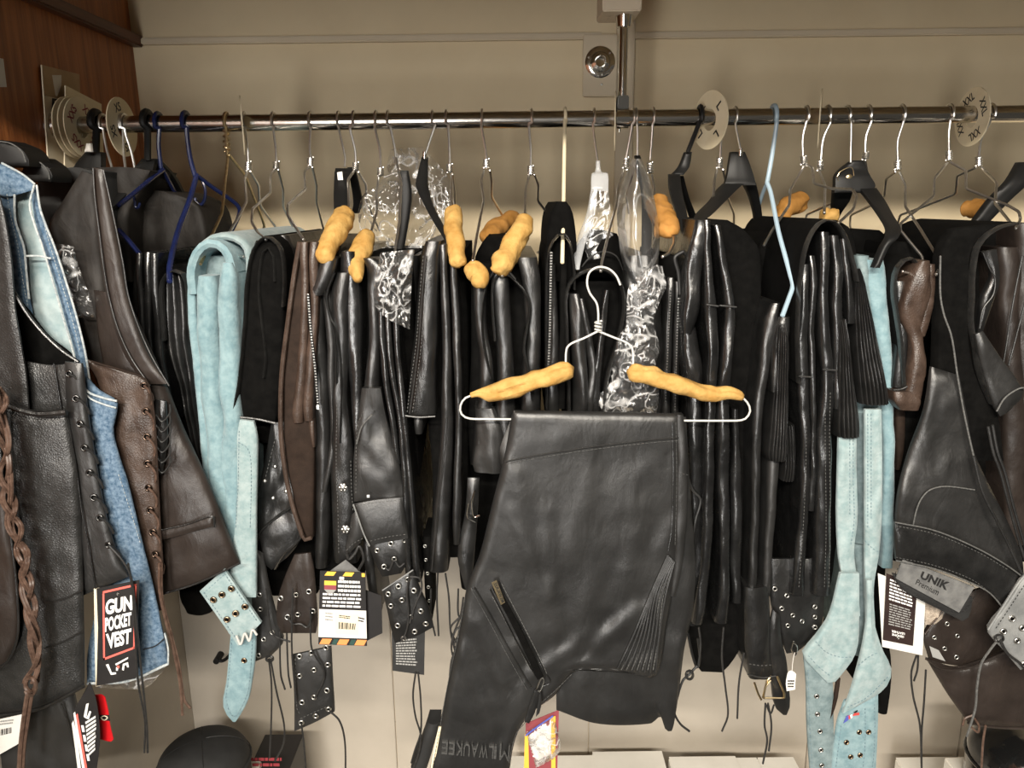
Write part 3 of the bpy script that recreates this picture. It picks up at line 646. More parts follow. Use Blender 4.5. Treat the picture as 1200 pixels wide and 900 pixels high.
ribbon(t, 'arm', [(1007, 1027, 220, -.012), (1020, 1038, 236, -.05), (1033, 1048, 254, -.11), (1041, 1056, 268, -.16), (1041, 1053, 278, -.185), (1034, 1042, 290, -.19), (1024, 1031, 314, -.195)], 'plastic_black', th=.012)
ribbon(t, 'arm', [(978, 1000, 222, -.008), (977, 996, 235, .02), (976, 986, 250, .06), (972, 981, 262, .1)], 'plastic_black', th=.012)
o = link('badge', STUD, t, P(995, 208, -.008)); o.scale = (.0055, .003, .0055); o.data = o.data.copy(); o.data.materials[0] = M['brass']
wire(t, 'badge_outline', [(981, 207), (985, 201), (997, 196), (1000, 200), (999, 213), (985, 217), (981, 207)], -.0065, -.0085, .0006, 'brass')
t = plastic('black hanger arm reaching in from the edge of the picture', [(1215, 126), (1216, 150), (1213, 180)])
ribbon(t, 'arm', [(1195, 1222, 190, -.01), (1182, 1208, 212, -.03), (1160, 1184, 235, -.03), (1140, 1158, 262, -.03)], 'plastic_black', th=.012)
# navy and black hangers by the wood panel
t = plastic('navy blue tube hanger holding the folded black trousers', [(186, 131), (187, 147), (186, 170), (189, 197)], hm='plastic_navy', r=.0034)
wire(t, 'arm', [(191, 199), (180, 207), (160, 224), (139, 241)], -.005, -.12, .0036, 'plastic_navy')
wire(t, 'arm', [(191, 199), (203, 222), (216, 246), (237, 288)], -.005, .15, .0034, 'plastic_navy')
wire(t, 'bar', [(139, 269), (152, 283), (165, 299)], -.13, -.15, .0034, 'plastic_navy')
wire(t, 'strap_notch', [(156, 226), (158, 236), (159, 243), (162, 243), (164, 238)], -.07, -.07, .002, 'plastic_navy')
t = plastic('navy blue tube hanger with a curled strap hook beside the brass hanger', [(218, 130), (219, 155), (223, 185), (229, 207)], hm='plastic_navy', r=.0038)
wire(t, 'arm', [(230, 207), (222, 235), (209, 270), (199, 312), (199, 330)], -.005, -.2, .0042, 'plastic_navy')
wire(t, 'arm', [(230, 205), (250, 220), (277, 239), (281, 248), (274, 266), (264, 284)], -.005, .14, .0036, 'plastic_navy')
wire(t, 'strap_notch', [(236, 210), (240, 220), (240, 233), (235, 240), (229, 236), (229, 232)], .01, .01, .0026, 'plastic_navy')
t = plastic('flat black plastic hook beside the navy hanger holding black jackets', [(173, 130), (173, 150), (173, 187)], hm='plastic_black', r=.0055)
ribbon(t, 'arm', [(166, 182, 186, 0), (150, 176, 205, -.02), (128, 150, 226, -.05), (112, 130, 245, -.08)], 'plastic_black', th=.012)
ribbon(t, 'arm', [(170, 184, 186, 0), (182, 202, 205, .03), (196, 214, 226, .07), (208, 222, 245, .1)], 'plastic_black', th=.012)
t = plastic('black plastic hook with a white clip hanging over the stacked size discs', [(113, 132), (113, 150), (112, 186)], hm='plastic_black', r=.006)
ribbon(t, 'arm', [(100, 118, 178, -.03), (86, 118, 196, -.04), (82, 116, 212, -.05)], 'plastic_black', th=.016)
ribbon(t, 'clip', [(101, 106, 168, -.05), (99, 107, 178, -.05)], 'paper_white', th=.006)
for lab, rows, arc in (('thick black coat hanger shoulder nearest the camera above the denim vest', [(-30, 2, 164, 0), (-30, 24, 174, 0), (-30, 33, 186, 0), (-30, 34, 195, 0)], [(-10, 165), (12, 168), (26, 178), (30, 190)]),
                       ('second black coat hanger shoulder tucked behind the first above the denim vest', [(30, 40, 184, .03), (28, 54, 194, .03), (26, 61, 205, .03), (34, 60, 213, .03)], [(33, 187), (46, 190), (56, 200), (58, 210)])):
    t = thing('coat_hanger', lab, 'hanger', P(10, 190, -.24), 'coat hangers over the vests')
    ribbon(t, 'shoulder', rows, 'plastic_black', -.24, .05); wire(t, 'piping_or_glint', arc, -.243 + rows[0][3], -.243 + rows[0][3], .0009, 'thread_grey')  # grey line along the shoulder is its edge highlight, put in as a strip
    hook(t, [(40, 128), (40, 140), (38, 165)] if rows[0][0] < 0 else [(60, 128), (60, 140), (58, 165)])
# ---------------------------------------------------------------- garments, from the wood panel to the middle
def garment(name, label, cat, at, group=None): return thing(name, label, cat, at, group)
CH = 'folded chaps along the rod'
# dark brown vest with the braided lace, at the picture's edge
t = garment('leather_vest', 'dark brown leather vest with a plaited brown lace down its side', 'vest', P(0, 600, -.36), 'vests at the front')
panel(t, 'side_panel', [[(-70, 470), (-4, 468)], [(-70, 560), (3, 560)], [(-70, 640), (14, 640)], [(-70, 700), (20, 700)], [(-70, 750), (20, 748)], [(-70, 790), (6, 778)]], 'leather_choco', -.335, wr=.004)
wire(t, 'piping_or_glint', [(-4, 468), (3, 560), (14, 640), (20, 700), (20, 748), (6, 778), (-20, 788)], -.338, -.338, .0018, 'leather_black')
path = cr([(-2, 455), (6, 540), (18, 620), (34, 690), (42, 740), (40, 780), (36, 800)], 90)
for k in range(3):
    L = []
    for i, (x, y) in enumerate(path):
        a = i * .3 + k * 2.094 + 1.2 * math.sin(i * .11 + k); L.append(P(x + (6.5 + 2.5 * math.sin(i * .17 + 2 * k)) * math.sin(a), y, -.352 + .006 * math.sin(2 * a)))
    for e in (-1, 1): tube3(t, 'lace_strand', [p + Vector((.0019 * e, 0, .0008 * e)) for p in L], .0021, 'cord_brown', ns=6)
tube3(t, 'lace_knot', [P(36 + 6 * math.cos(a), 800 + 9 * math.sin(a) + 2 * a / 3, -.356 + .004 * math.sin(2 * a)) for a in np.linspace(0, 9, 40)], .003, 'cord_brown', ns=7)
cord(t, [(33, 808), (28, 840), (24, 875), (22, 910)], -.354, .003, 'cord_brown', 'lace_end'); cord(t, [(38, 808), (33, 840), (28, 875), (26, 910)], -.35, .003, 'cord_brown', 'lace_end')
# black vest
t = garment('leather_vest', 'black leather vest with a deep front pocket and black side lacing', 'vest', P(60, 600, -.3), 'vests at the front')
panel(t, 'shoulder_strap', [[(-60, 215), (-4, 218)], [(-60, 262), (6, 260)], [(-60, 310), (13, 308)], [(-60, 360), (17, 360)], [(-60, 410), (25, 408)], [(-60, 450), (30, 440)], [(-60, 490), (34, 490)]], 'leather_pebble', -.305, bow=-.008)
panel(t, 'armhole_lining', [[(14, 345), (24, 350)], [(17, 380), (55, 392)], [(22, 410), (86, 418)], [(25, 432), (92, 436)]], 'suede_black', -.27)
wire(t, 'armhole_piping', [(13, 335), (30, 365), (52, 392), (74, 412), (92, 424)], -.298, -.298, .0022, 'leather_black')
panel(t, 'yoke', [[(22, 422), (60, 428), (92, 424)], [(24, 455), (62, 458), (94, 455)], [(26, 490), (66, 492), (100, 488)]], 'leather_pebble', -.292)
wire(t, 'seam', [(63, 426), (67, 450), (72, 481)], -.295, -.295, .0012, 'leather_black')
_, sf = panel(t, 'front_panel', [[(-70, 470), (0, 473), (40, 483), (78, 482)], [(-70, 520), (0, 520), (84, 520)], [(-70, 570), (0, 570), (91, 565)], [(-70, 640), (0, 640), (95, 640)], [(-70, 720), (0, 720), (97, 715)], [(-70, 780), (0, 780), (98, 770)], [(-70, 838), (0, 836), (50, 828), (98, 803)]], 'leather_pebble', -.312, wr=.006, wf=9, nu=30, bow=.004)
wire(t, 'pocket_roll', [(-70, 468), (0, 472), (20, 479), (45, 485), (78, 483)], -.318, -.318, .0042, 'leather_black')
stitch(t, [(0, 480), (40, 491), (76, 489)], onto(sf), 'thread_black')
for pts in ([(52, 706), (75, 702), (96, 692)], [(52, 760), (75, 752), (96, 740)]): wire(t, 'seam', pts, -.3165, -.3165, .0011, 'leather_black')
wire(t, 'hem', [(-70, 840), (0, 838), (50, 829), (98, 804)], -.313, -.313, .003, 'leather_black')
_, sf = panel(t, 'side_panel', [[(76, 424), (96, 426)], [(78, 480), (102, 478)], [(87, 540), (111, 536)], [(92, 600), (122, 596)], [(95, 660), (137, 650)], [(97, 698), (150, 676)]], 'leather_soft', -.302, wr=.003)
wire(t, 'seam', [(91, 560), (96, 600), (104, 640), (112, 690)], -.3055, -.3055, .001, 'leather_black')
EYP = [(81, 438), (89, 467), (94, 497), (99, 525), (105, 554), (110, 583), (117, 607), (127, 639)]
eyelets(t, EYP, onto(sf, .0015), 4.8, EY_D)
for x, y in EYP: wire(t, 'lace', [(x, y), (x + 7, y + 4), (x + 13, y + 11), (x + 16, y + 18)], -.3065, -.296, .0018, 'cord_black')
cord(t, [(128, 640), (142, 655), (152, 672), (156, 690), (160, 730), (166, 790), (172, 850), (173, 882)], -.318); cord(t, [(150, 660), (155, 690), (158, 735), (162, 800), (170, 845), (169, 882)], -.316)
# its swing tag
t = thing('swing_tag', 'black swing tag with red frame and white words GUN POCKET VEST', 'tag', P(137, 690, -.31), 'swing tags')
card(t, 'back_card', [(110, 690), (150, 684), (150, 794), (112, 805)], 'paper_cream', -.302); card(t, 'back_card', [(113, 690), (150, 684), (150, 784), (117, 792)], 'paper_black', -.306)
Q = [(116, 689), (163, 680), (159, 795), (113, 804)]; card(t, 'front_card', Q, 'paper_black', -.311, .0014); pl = flat(-.3118)
F = [(120, 693), (160, 684), (158, 760), (121, 774)]; g = quadmap(F)
def frame(par, F, w, place, m, name='frame'):
    g = quadmap(F); w2 = w * .6
    for u0, v0, u1, v1 in ((0, 0, 1, w2), (0, 1 - w2, 1, 1), (0, 0, w, 1), (1 - w, 0, 1, 1)): prints(par, name, [[g(u0, v0), g(u1, v0), g(u1, v1), g(u0, v1)]], place, m)
frame(t, F, .055, pl, 'ink_coral')
for s, q in (('GUN', [(124, 703), (155, 697), (155, 715), (123, 721)]), ('POCKET', [(123, 724), (154, 717), (154, 733), (123, 741)]), ('VEST', [(124, 743), (154, 736), (153, 754), (126, 761)])): lettering(t, s, q, pl, 'ink_white', .045)
prints(t, 'signature', [[(124, 779), (127, 778), (131, 788), (136, 788), (136, 790), (130, 791)], [(135, 778), (150, 770), (150, 772), (136, 780)], [(136, 782), (139, 781), (138, 786), (136, 786)], [(143, 785), (144, 778), (150, 776), (151, 782), (149, 782), (148, 779), (146, 780), (145, 786)]], pl, 'ink_white')
prints(t, 'red_dot', [[(137, 780), (140, 780), (140, 783), (137, 783)]], flat(-.3122), 'ink_coral')
eyelets(t, [(138, 696)], pl, 1.8)
# denim vest
t = garment('denim_vest', 'blue denim vest with frayed white edges and pale lining', 'vest', P(60, 500, -.26), 'vests at the front')
panel(t, 'collar', [[(-30, 190), (2, 192)], [(-26, 206), (26, 205)], [(-14, 224), (41, 216)], [(6, 232), (41, 222)]], 'denim', -.275, wr=.002)
panel(t, 'back_band', [[(-20, 215), (16, 228)], [(-14, 260), (17, 258)], [(-8, 290), (27, 290)], [(-2, 320), (30, 320)], [(4, 345), (33, 345)], [(10, 370), (38, 372)]], 'denim', -.268, wr=.003)
panel(t, 'lining', [[(14, 226), (42, 222)], [(17, 262), (46, 260)], [(28, 296), (60, 296)], [(30, 345), (76, 350)], [(40, 390), (88, 392)], [(70, 425), (100, 430)], [(88, 450), (103, 452)]], 'denim_light', -.25, wr=.004, wf=30)
panel(t, 'front_band', [[(36, 218), (43, 218)], [(38, 240), (46, 244)], [(41, 258), (52, 262)], [(51, 290), (64, 292)], [(64, 330), (77, 332)], [(76, 372), (90, 376)], [(87, 410), (99, 414)], [(93, 440), (104, 446)]], 'denim', -.264, wr=.002)
for pts in ([(17, 228), (18, 258), (28, 290), (31, 320), (34, 350)], [(40, 217), (35, 240), (39, 258), (50, 290), (62, 330), (74, 372), (85, 410), (92, 440)], [(43, 217), (47, 244), (53, 262), (65, 292), (78, 332), (91, 376), (100, 414), (105, 446)], [(2, 191), (26, 204), (41, 216)], [(31, 300), (45, 300), (60, 303)]):
    wire(t, 'frayed_edge', pts, -.271, -.271, .0014, 'denim_seam')
stitch(t, [(6, 215), (12, 250), (21, 290), (27, 330), (33, 360)], -.2725, 'denim_seam'); stitch(t, [(45, 235), (58, 285), (71, 328), (84, 372), (94, 412)], -.2685, 'denim_seam')
_, sf = panel(t, 'front_panel', [[(90, 440), (103, 444)], [(93, 455), (116, 458)], [(95, 466), (136, 470)], [(98, 482), (136, 484)], [(101, 505), (132, 505)], [(107, 535), (139, 535)], [(111, 565), (148, 562)], [(118, 605), (158, 602)], [(122, 645), (167, 640)], [(118, 690), (178, 684)], [(108, 735), (188, 730)], [(102, 770), (194, 758)], [(102, 800), (150, 797), (197, 778)]], 'denim', -.283, wr=.005, wf=30, nu=26)
wire(t, 'flap_edge', [(94, 446), (103, 459), (120, 466), (137, 470)], -.288, -.288, .0016, 'denim_seam'); wire(t, 'flap_edge', [(96, 456), (106, 467), (122, 474), (136, 478)], -.288, -.288, .0012, 'denim_seam')
wire(t, 'hem', [(102, 801), (150, 798), (197, 778)], -.284, -.284, .002, 'denim_seam'); wire(t, 'seam', [(168, 761), (182, 757), (193, 748)], -.287, -.287, .0009, 'ink_black')
wire(t, 'frayed_edge', [(193, 742), (197, 760), (197, 778)], -.286, -.286, .0013, 'denim_seam')
stitch(t, [(139, 556), (150, 590), (158, 615), (165, 638)], onto(sf), 'denim_seam')
# brown laced vest
t = garment('leather_vest', 'brown pebbled leather vest with brass-ringed lacing along its edge', 'vest', P(150, 540, -.23), 'vests at the front')
_, sf = panel(t, 'front_panel', [[(98, 420), (110, 424)], [(104, 430), (150, 436)], [(112, 440), (171, 444)], [(118, 460), (176, 460)], [(126, 500), (181, 500)], [(138, 560), (184, 560)], [(152, 620), (187, 620)], [(162, 670), (190, 665)], [(166, 720), (190, 715)]], 'leather_brown', -.262, wr=.005, wf=26, nu=22)
wire(t, 'edge_seam', [(108, 424), (150, 436), (170, 444), (177, 462), (182, 500), (185, 560), (188, 620), (191, 665)], -.267, -.265, .0013, 'leather_brown_suede')
EYP = [(169, 452), (171, 482), (172, 512), (173, 543), (174, 572), (176, 598), (179, 624), (182, 650)]
eyelets(t, EYP, onto(sf, .0015), 5, EY_W)
for x, y in EYP: wire(t, 'lace', [(x, y), (x + 6, y + 6), (x + 10, y + 14), (x + 9, y + 22)], -.268, -.258, .0018, 'cord_brown')
cord(t, [(187, 660), (187, 690), (193, 722), (203, 760), (211, 800), (214, 838)], -.275, .0022, 'cord_brown', 'lace_end'); cord(t, [(189, 660), (190, 700), (200, 740), (210, 780), (216, 820), (223, 830)], -.272, .0022, 'cord_brown', 'lace_end')
panel(t, 'back_edge', [[(181, 468), (194, 470)], [(183, 520), (196, 515)], [(186, 556), (190, 556)]], 'leather_black', -.252)
for y in range(486, 550, 12): wire(t, 'back_lace', [(183, y), (190, y + 8), (199, y - 2), (199, y - 12)], -.258, -.254, .0012, 'cord_black')
# dark coat
t = garment('leather_coat', 'dark brown leather coat with a long lapel and welt pocket', 'coat', P(150, 300, -.2))
panel(t, 'shoulder', [[(96, 200), (112, 206)], [(76, 232), (113, 236)], [(56, 268), (116, 270)], [(62, 320), (122, 322)], [(84, 370), (130, 372)], [(106, 430), (146, 428)], [(124, 470), (150, 468)]], 'leather_dull', -.215, wr=.006, nu=18)
panel(t, 'sleeve', [[(110, 340), (140, 345)], [(112, 362), (153, 360)], [(116, 400), (172, 400)], [(128, 450), (194, 450)], [(160, 500), (214, 500)], [(172, 550), (237, 550)], [(180, 600), (257, 598)], [(184, 645), (272, 638)], [(188, 696), (232, 682), (281, 660)]], 'leather_choco', -.245, wr=.007, wf=10, nu=30, bow=.012)
_, sf = panel(t, 'lapel', [[(108, 196), (121, 199)], [(110, 230), (127, 230)], [(114, 270), (134, 268)], [(119, 310), (142, 308)], [(124, 345), (148, 345)], [(134, 385), (160, 382)], [(148, 420), (176, 420)], [(170, 450), (196, 450)]], 'leather_choco', -.253, wr=.002)
for pts in ([(109, 197), (111, 230), (116, 270), (121, 310), (127, 345), (138, 385), (154, 420), (176, 452)], [(121, 199), (128, 230), (136, 268), (144, 308), (150, 345), (162, 382), (178, 418), (198, 452)]): wire(t, 'lapel_edge', pts, -.2555, -.2555, .0012, 'leather_soft')
panel(t, 'pocket_welt', [[(189, 622), (249, 606)], [(190, 633), (250, 617)]], 'leather_choco', -.2525, .002, edge=.002, epx=3, wr=0)
wire(t, 'welt_edge', [(189, 621), (220, 614), (249, 605), (251, 618)], -.2545, -.2535, .0011, 'leather_black')
wire(t, 'hem', [(188, 697), (232, 683), (281, 660)], -.247, -.247, .0016, 'leather_black')
t = thing('garment_bag', 'small crumpled clear film bag stuck to the dark coat shoulder', 'plastic bag', P(90, 330, -.2))
panel(t, 'film', [[(60, 285), (86, 288)], [(62, 310), (92, 312)], [(72, 345), (106, 350)], [(90, 372), (112, 372)]], 'film_crinkled', -.235, .0004, wr=0, crumple=.012, nu=24, nv=24)
t = thing('garment_bag', 'loose clear film hem under the denim vest', 'plastic bag', P(150, 800, -.25))
panel(t, 'film', [[(112, 790), (198, 776)], [(114, 806), (170, 806), (190, 788)]], 'film_crinkled', -.255, .0004, wr=.008, wf=40, nu=20, nv=8)
# black jackets at the back
t = garment('leather_jacket', 'black leather jacket with rounded shoulder behind the navy hangers', 'jacket', P(195, 230, .05))
panel(t, 'body', [[(148, 224), (170, 222), (206, 226)], [(140, 240), (190, 236), (233, 240)], [(138, 260), (190, 256), (243, 266)], [(138, 300), (190, 300), (243, 300)], [(140, 340), (190, 345), (238, 340)], [(140, 420), (230, 420)]], 'leather_dull', .0, .12, wr=.008, nu=24)
t = garment('leather_jacket', 'dull black jacket shoulder below the lettered XS disc', 'jacket', P(140, 210, -.02))
panel(t, 'shoulder', [[(112, 196), (150, 196), (176, 200)], [(114, 220), (150, 218), (166, 222)], [(118, 250), (152, 250)], [(120, 330), (156, 330)]], 'leather_dull', -.05, .1, wr=.005)
t = garment('leather_jacket', 'black jacket shoulder under the black coat hangers', 'jacket', P(70, 220, -.1))
panel(t, 'shoulder', [[(44, 205), (84, 196), (108, 200)], [(44, 230), (80, 230), (108, 228)], [(44, 300), (110, 300)], [(50, 420), (118, 420)]], 'felt_black', -.13, .1, wr=.005)
# folded black trousers
t = garment('leather_trousers', 'black leather trousers folded in thin layers over the navy hanger', 'trousers', P(175, 300, -.15), CH)
slab(t, 'back_layer', [(310, 152, 224), (400, 155, 228), (500, 176, 238), (600, 215, 248), (700, 226, 262)], 'suede_black', -.14, .15, wr=.003)
for rows in ([(297, 157, 165), (340, 159, 167), (400, 163, 172), (470, 180, 190)], [(296, 166, 174), (340, 168, 176), (420, 172, 180), (488, 196, 205)], [(297, 175, 183), (340, 176, 185), (420, 182, 192), (480, 196, 205), (492, 200, 208)]): slab(t, 'layer', rows, 'leather_shiny', -.185, .12)
t = garment('leather_chaps', 'black leather chaps folded over the navy hanger with the curled hook', 'chaps', P(205, 330, -.15), CH)
slab(t, 'front_fold', [(318, 193, 210), (335, 188, 217), (400, 190, 222), (450, 204, 227), (500, 216, 234), (560, 230, 243), (600, 238, 246)], 'leather_black', -.175, .12, ridges=3, ramp=.006)
drape(t, 'edge_fold', [(190, 400), (186, 345), (190, 326), (200, 318), (212, 322), (217, 340), (221, 400)], 5, 'leather_edge_glint', -.19, .1)
slab(t, 'lower_edge', [(690, 206, 246), (706, 208, 250), (722, 214, 244)], 'suede_black', -.12, .1)
# light blue chaps
t = garment('suede_chaps', 'light blue suede chaps rolled over the brass hanger', 'chaps', P(250, 280, -.2), CH)
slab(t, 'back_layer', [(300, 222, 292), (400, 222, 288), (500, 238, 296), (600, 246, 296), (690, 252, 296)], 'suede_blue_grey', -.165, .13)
drape(t, 'top_roll', [(224, 345), (222, 318), (228, 298), (240, 286), (254, 287), (266, 300), (271, 320)], 12, 'suede_blue', -.205, .16)
drape(t, 'outer_roll', [(232, 292), (248, 279), (272, 279), (288, 292), (290, 340), (286, 420), (283, 490)], 9, 'suede_blue_pale', -.19, .16)
slab(t, 'fold', [(318, 219, 227), (340, 219, 228), (400, 221, 232), (500, 231, 242), (570, 240, 248)], 'suede_blue', -.2, .13, wr=.003)
slab(t, 'fold', [(324, 228, 248), (340, 226, 252), (380, 228, 254), (450, 232, 257), (500, 236, 262), (560, 241, 266), (620, 246, 270), (690, 254, 276), (745, 262, 284)], 'suede_blue', -.207, .13, wr=.004)
slab(t, 'fold', [(308, 258, 270), (325, 254, 276), (350, 253, 277), (420, 254, 277), (500, 257, 280), (540, 256, 281), (580, 260, 278), (640, 262, 278), (690, 268, 282)], 'suede_blue', -.21, .13, wr=.005)
_, sf = panel(t, 'lower_panel', [[(281, 492), (297, 494)], [(278, 510), (301, 512)], [(278, 550), (301, 550)], [(277, 600), (300, 600)], [(272, 650), (300, 650)], [(268, 700), (300, 700)]], 'suede_blue_pale', -.222, .006, wr=.003)
stitch(t, [(280, 505), (279, 560), (276, 620)], onto(sf), 'thread_blue'); stitch(t, [(279, 518), (290, 526), (294, 545), (293, 620)], onto(sf), 'thread_blue')
Q = [(234, 693), (263, 667), (306, 730), (279, 757)]
o, sf = panel(t, 'belt', [[Q[0], Q[1]], [Q[3], Q[2]]], 'suede_blue_pale', -.24, .005, wr=.001, edge=.002, lin=True)
g = quadmap(Q); stitch(t, [g(.08, .05), g(.08, .95)], onto(sf), 'thread_blue'); stitch(t, [g(.06, .06), g(.94, .06)], onto(sf), 'thread_blue'); stitch(t, [g(.92, .05), g(.92, .95)], onto(sf), 'thread_blue')
eyelets(t, [(250, 703), (260, 697), (271, 690), (266, 726), (276, 719), (287, 711)], onto(sf, .002), 4.6, EY_B)
wire(t, 'white_lace', [(277, 745), (282, 755), (287, 742), (292, 751), (296, 738), (301, 744)], -.247, -.247, .0018, 'wire_white')
_, sf = panel(t, 'strap_end', [[(271, 735), (300, 735)], [(268, 770), (299, 770)], [(265, 800), (295, 800)], [(261, 822), (291, 820)], [(264, 835), (284, 834)], [(273, 846), (276, 846)]], 'suede_blue', -.225, .005, wr=.001)
stitch(t, [(272, 745), (267, 800), (265, 822), (274, 840), (287, 820), (292, 800), (296, 745)], onto(sf), 'thread_blue'); eyelets(t, [(286, 774)], onto(sf, .001), 4, EY_B)
# black suede-lined fold with studded chaps below
t = garment('leather_chaps', 'black chaps showing suede inside with a straight hem beside light blue ones', 'chaps', P(310, 280, -.2), CH)
panel(t, 'suede_face', [[(300, 282), (322, 282)], [(293, 300), (331, 300)], [(287, 345), (332, 345)], [(283, 400), (331, 400)], [(278, 450), (328, 450)], [(272, 488), (300, 491), (322, 496)]], 'suede_black', -.198, .02, wr=.003)
drape(t, 'edge_fold', [(272, 487), (278, 450), (284, 390), (288, 330), (295, 293), (310, 278), (325, 288), (331, 315), (330, 360)], 5, 'leather_edge_glint', -.21, .12)
drape(t, 'inner_fold', [(308, 443), (310, 420), (306, 380), (302, 340), (306, 300), (312, 290), (319, 300), (321, 330)], 4.5, 'leather_edge_glint', -.206, .1)
wire(t, 'hem', [(271, 488), (300, 491), (323, 496)], -.203, -.203, .0022, 'leather_soft')
slab(t, 'rear_fold', [(276, 318, 336), (300, 326, 344), (340, 325, 340), (365, 332, 338)], 'leather_black', -.16, .15)
slab(t, 'back_layer', [(290, 300, 345), (480, 285, 345), (520, 300, 345)], 'suede_black', -.15, .13)
t = garment('leather_chaps', 'black chaps with small studs and curled lower edge below the suede-lined fold', 'chaps', P(325, 600, -.2), CH)
_, sf = panel(t, 'lower_leg', [[(318, 495), (332, 495)], [(312, 530), (346, 530)], [(304, 570), (350, 570)], [(300, 600), (351, 595)], [(296, 625), (352, 615)]], 'leather_black', -.186, .012, wr=.008, wf=32, nu=22)
stitch(t, [(326, 500), (316, 540), (310, 565)], onto(sf)); eyelets(t, [(322, 547), (310, 564), (335, 576), (320, 584)], onto(sf, .001), 2.6, STUD, 'stud')
drape(t, 'rolled_edge', [(296, 690), (296, 655), (302, 628), (318, 612), (342, 595)], 6, 'leather_edge_glint', -.196, -.1)
panel(t, 'turned_cuff', [[(303, 624), (345, 594)], [(306, 640), (352, 612)], [(310, 660), (354, 630)], [(318, 668), (338, 652)]], 'leather_black', -.194, .004, wr=.006)
drape(t, 'rolled_edge', [(321, 668), (332, 650), (345, 640), (356, 627)], 6, 'leather_edge_glint', -.197, -.1)
_, sf = panel(t, 'belt', [[(293, 640), (308, 650)], [(294, 680), (316, 690)], [(296, 720), (326, 728)], [(298, 750), (332, 752)], [(297, 776), (318, 768)]], 'leather_soft', -.2, .004, wr=.003)
eyelets(t, [(304, 697), (305, 714), (319, 741), (309, 749), (303, 768)], onto(sf), 3.6)
_, sf = panel(t, 'wide_strap', [[(345, 650), (364, 648)], [(334, 675), (368, 670)], [(326, 700), (370, 698)], [(324, 730), (372, 728)], [(330, 742), (370, 742)]], 'leather_choco', -.2, .004, wr=.003)
eyelets(t, [(329, 701), (347, 697), (362, 693), (337, 723), (349, 720), (367, 716)], onto(sf), 4)
wire(t, 'lace', [(337, 723), (343, 731), (352, 731), (360, 735), (366, 720)], -.206, -.206, .0016, 'cord_black')
_, sf = panel(t, 'eyelet_patch', [[(342, 768), (388, 758)], [(344, 800), (390, 798)], [(345, 832), (392, 830)], [(345, 857), (370, 846), (392, 834)]], 'leather_soft', -.21, .004, wr=.002)
eyelets(t, [(351, 769), (365, 765), (382, 759), (351, 792), (368, 785), (384, 779), (354, 823), (368, 817), (383, 809), (353, 847), (370, 839), (385, 831)], onto(sf), 4.1)
stitch(t, [(346, 772), (348, 830), (352, 838)], onto(sf)); stitch(t, [(352, 842), (388, 826)], onto(sf))
for pts in ([(315, 772), (318, 800), (318, 840), (316, 888)], [(317, 772), (324, 810), (333, 850), (332, 872), (322, 892)], [(353, 848), (356, 870), (359, 910)], [(386, 833), (398, 845), (404, 868), (405, 910)], [(364, 712), (364, 745), (366, 762), (380, 790), (369, 818)], [(328, 740), (329, 790), (334, 808)], [(336, 742), (338, 790), (341, 806)], [(312, 690), (316, 730), (322, 745), (340, 752)], [(343, 690), (342, 760), (347, 822)]): cord(t, pts, -.216)
tube3(t, 'cord_knot', [P(316 + 4 * math.cos(a), 772 + 3 * math.sin(a), -.217 + .003 * math.sin(2 * a)) for a in np.linspace(0, 8, 24)], .002, 'cord_black', ns=6)
slab(t, 'back_layer', [(500, 302, 362), (600, 300, 366), (660, 300, 372), (700, 312, 370)], 'suede_black', -.12, .1)
# brown chaps
t = garment('leather_chaps', 'brown leather chaps narrowing to a point between the black ones', 'chaps', P(350, 290, -.2), CH)
slab(t, 'suede_inside', [(284, 350, 369), (320, 345, 369), (380, 337, 369), (440, 331, 368), (500, 331, 367), (540, 334, 367), (580, 342, 367), (610, 350, 367), (632, 357, 366)], 'leather_brown_suede', -.2, .14, bmax=.006)
wire(t, 'rolled_edge', [(351, 284), (345, 320), (337, 380), (330, 440), (329, 500), (333, 545), (341, 585), (350, 615), (357, 632), (365, 630)], -.203, -.203, .0036, 'leather_brown')
slab(t, 'fold', [(284, 350, 360), (350, 352, 361), (400, 350, 360), (450, 345, 357), (485, 341, 354), (497, 342, 354)], 'leather_brown', -.213, .12)
slab(t, 'fold', [(284, 361, 372), (350, 362, 372), (420, 358, 369), (480, 354, 366), (494, 355, 366)], 'leather_brown', -.212, .12)
slab(t, 'fold_tail', [(492, 360, 367), (510, 363, 368), (525, 365, 368)], 'leather_brown', -.208, .1, bmax=.004)
# ---------------------------------------------------------------- garments in the middle
def zipper(par, pts, Y, w=.0028, name='zipper'):
    a = cr(pts, max(10, int(sum(math.dist(pts[i], pts[i + 1]) for i in range(len(pts) - 1)) / 3.2))); ds = []
    tape = wire(par, name, pts, Y + .001, Y + .001, w * .8, 'thread_black', 30)
    for i, (x, y) in enumerate(a):
        p = P(x, y, Y - .0012); s = w * .45
        ds.append(tube_data([p - Vector((s, 0, (.0003 if i % 2 else -.0003))), p + Vector((s, 0, 0))], .0006, 4))
    o = multi(tape, 'zipper_teeth', ds, 'eyelet_nickel', 'stuff')
t = garment('leather_chaps', 'black chaps with a long exposed zipper next to the brown ones', 'chaps', P(372, 310, -.2), CH)
slab(t, 'leather_tongue', [(303, 375, 394), (318, 369, 391), (335, 362, 385), (347, 360, 377)], 'leather_black', -.215, .1)
slab(t, 'zipped_fold', [(345, 360, 378), (400, 362, 380), (480, 367, 386), (560, 369, 386), (640, 368, 384), (668, 368, 382)], 'leather_black', -.197, .12)
slab(t, 'fold', [(340, 376, 386), (372, 380, 390), (430, 383, 391), (520, 386, 394), (578, 376, 382)], 'leather_soft', -.2, .12)
slab(t, 'back_layer', [(320, 362, 420), (500, 366, 420), (640, 366, 420), (690, 366, 420)], 'suede_black', -.16, .13)
zipper(t, [(361, 345), (364, 385), (369, 430), (373, 478)], -.2125)
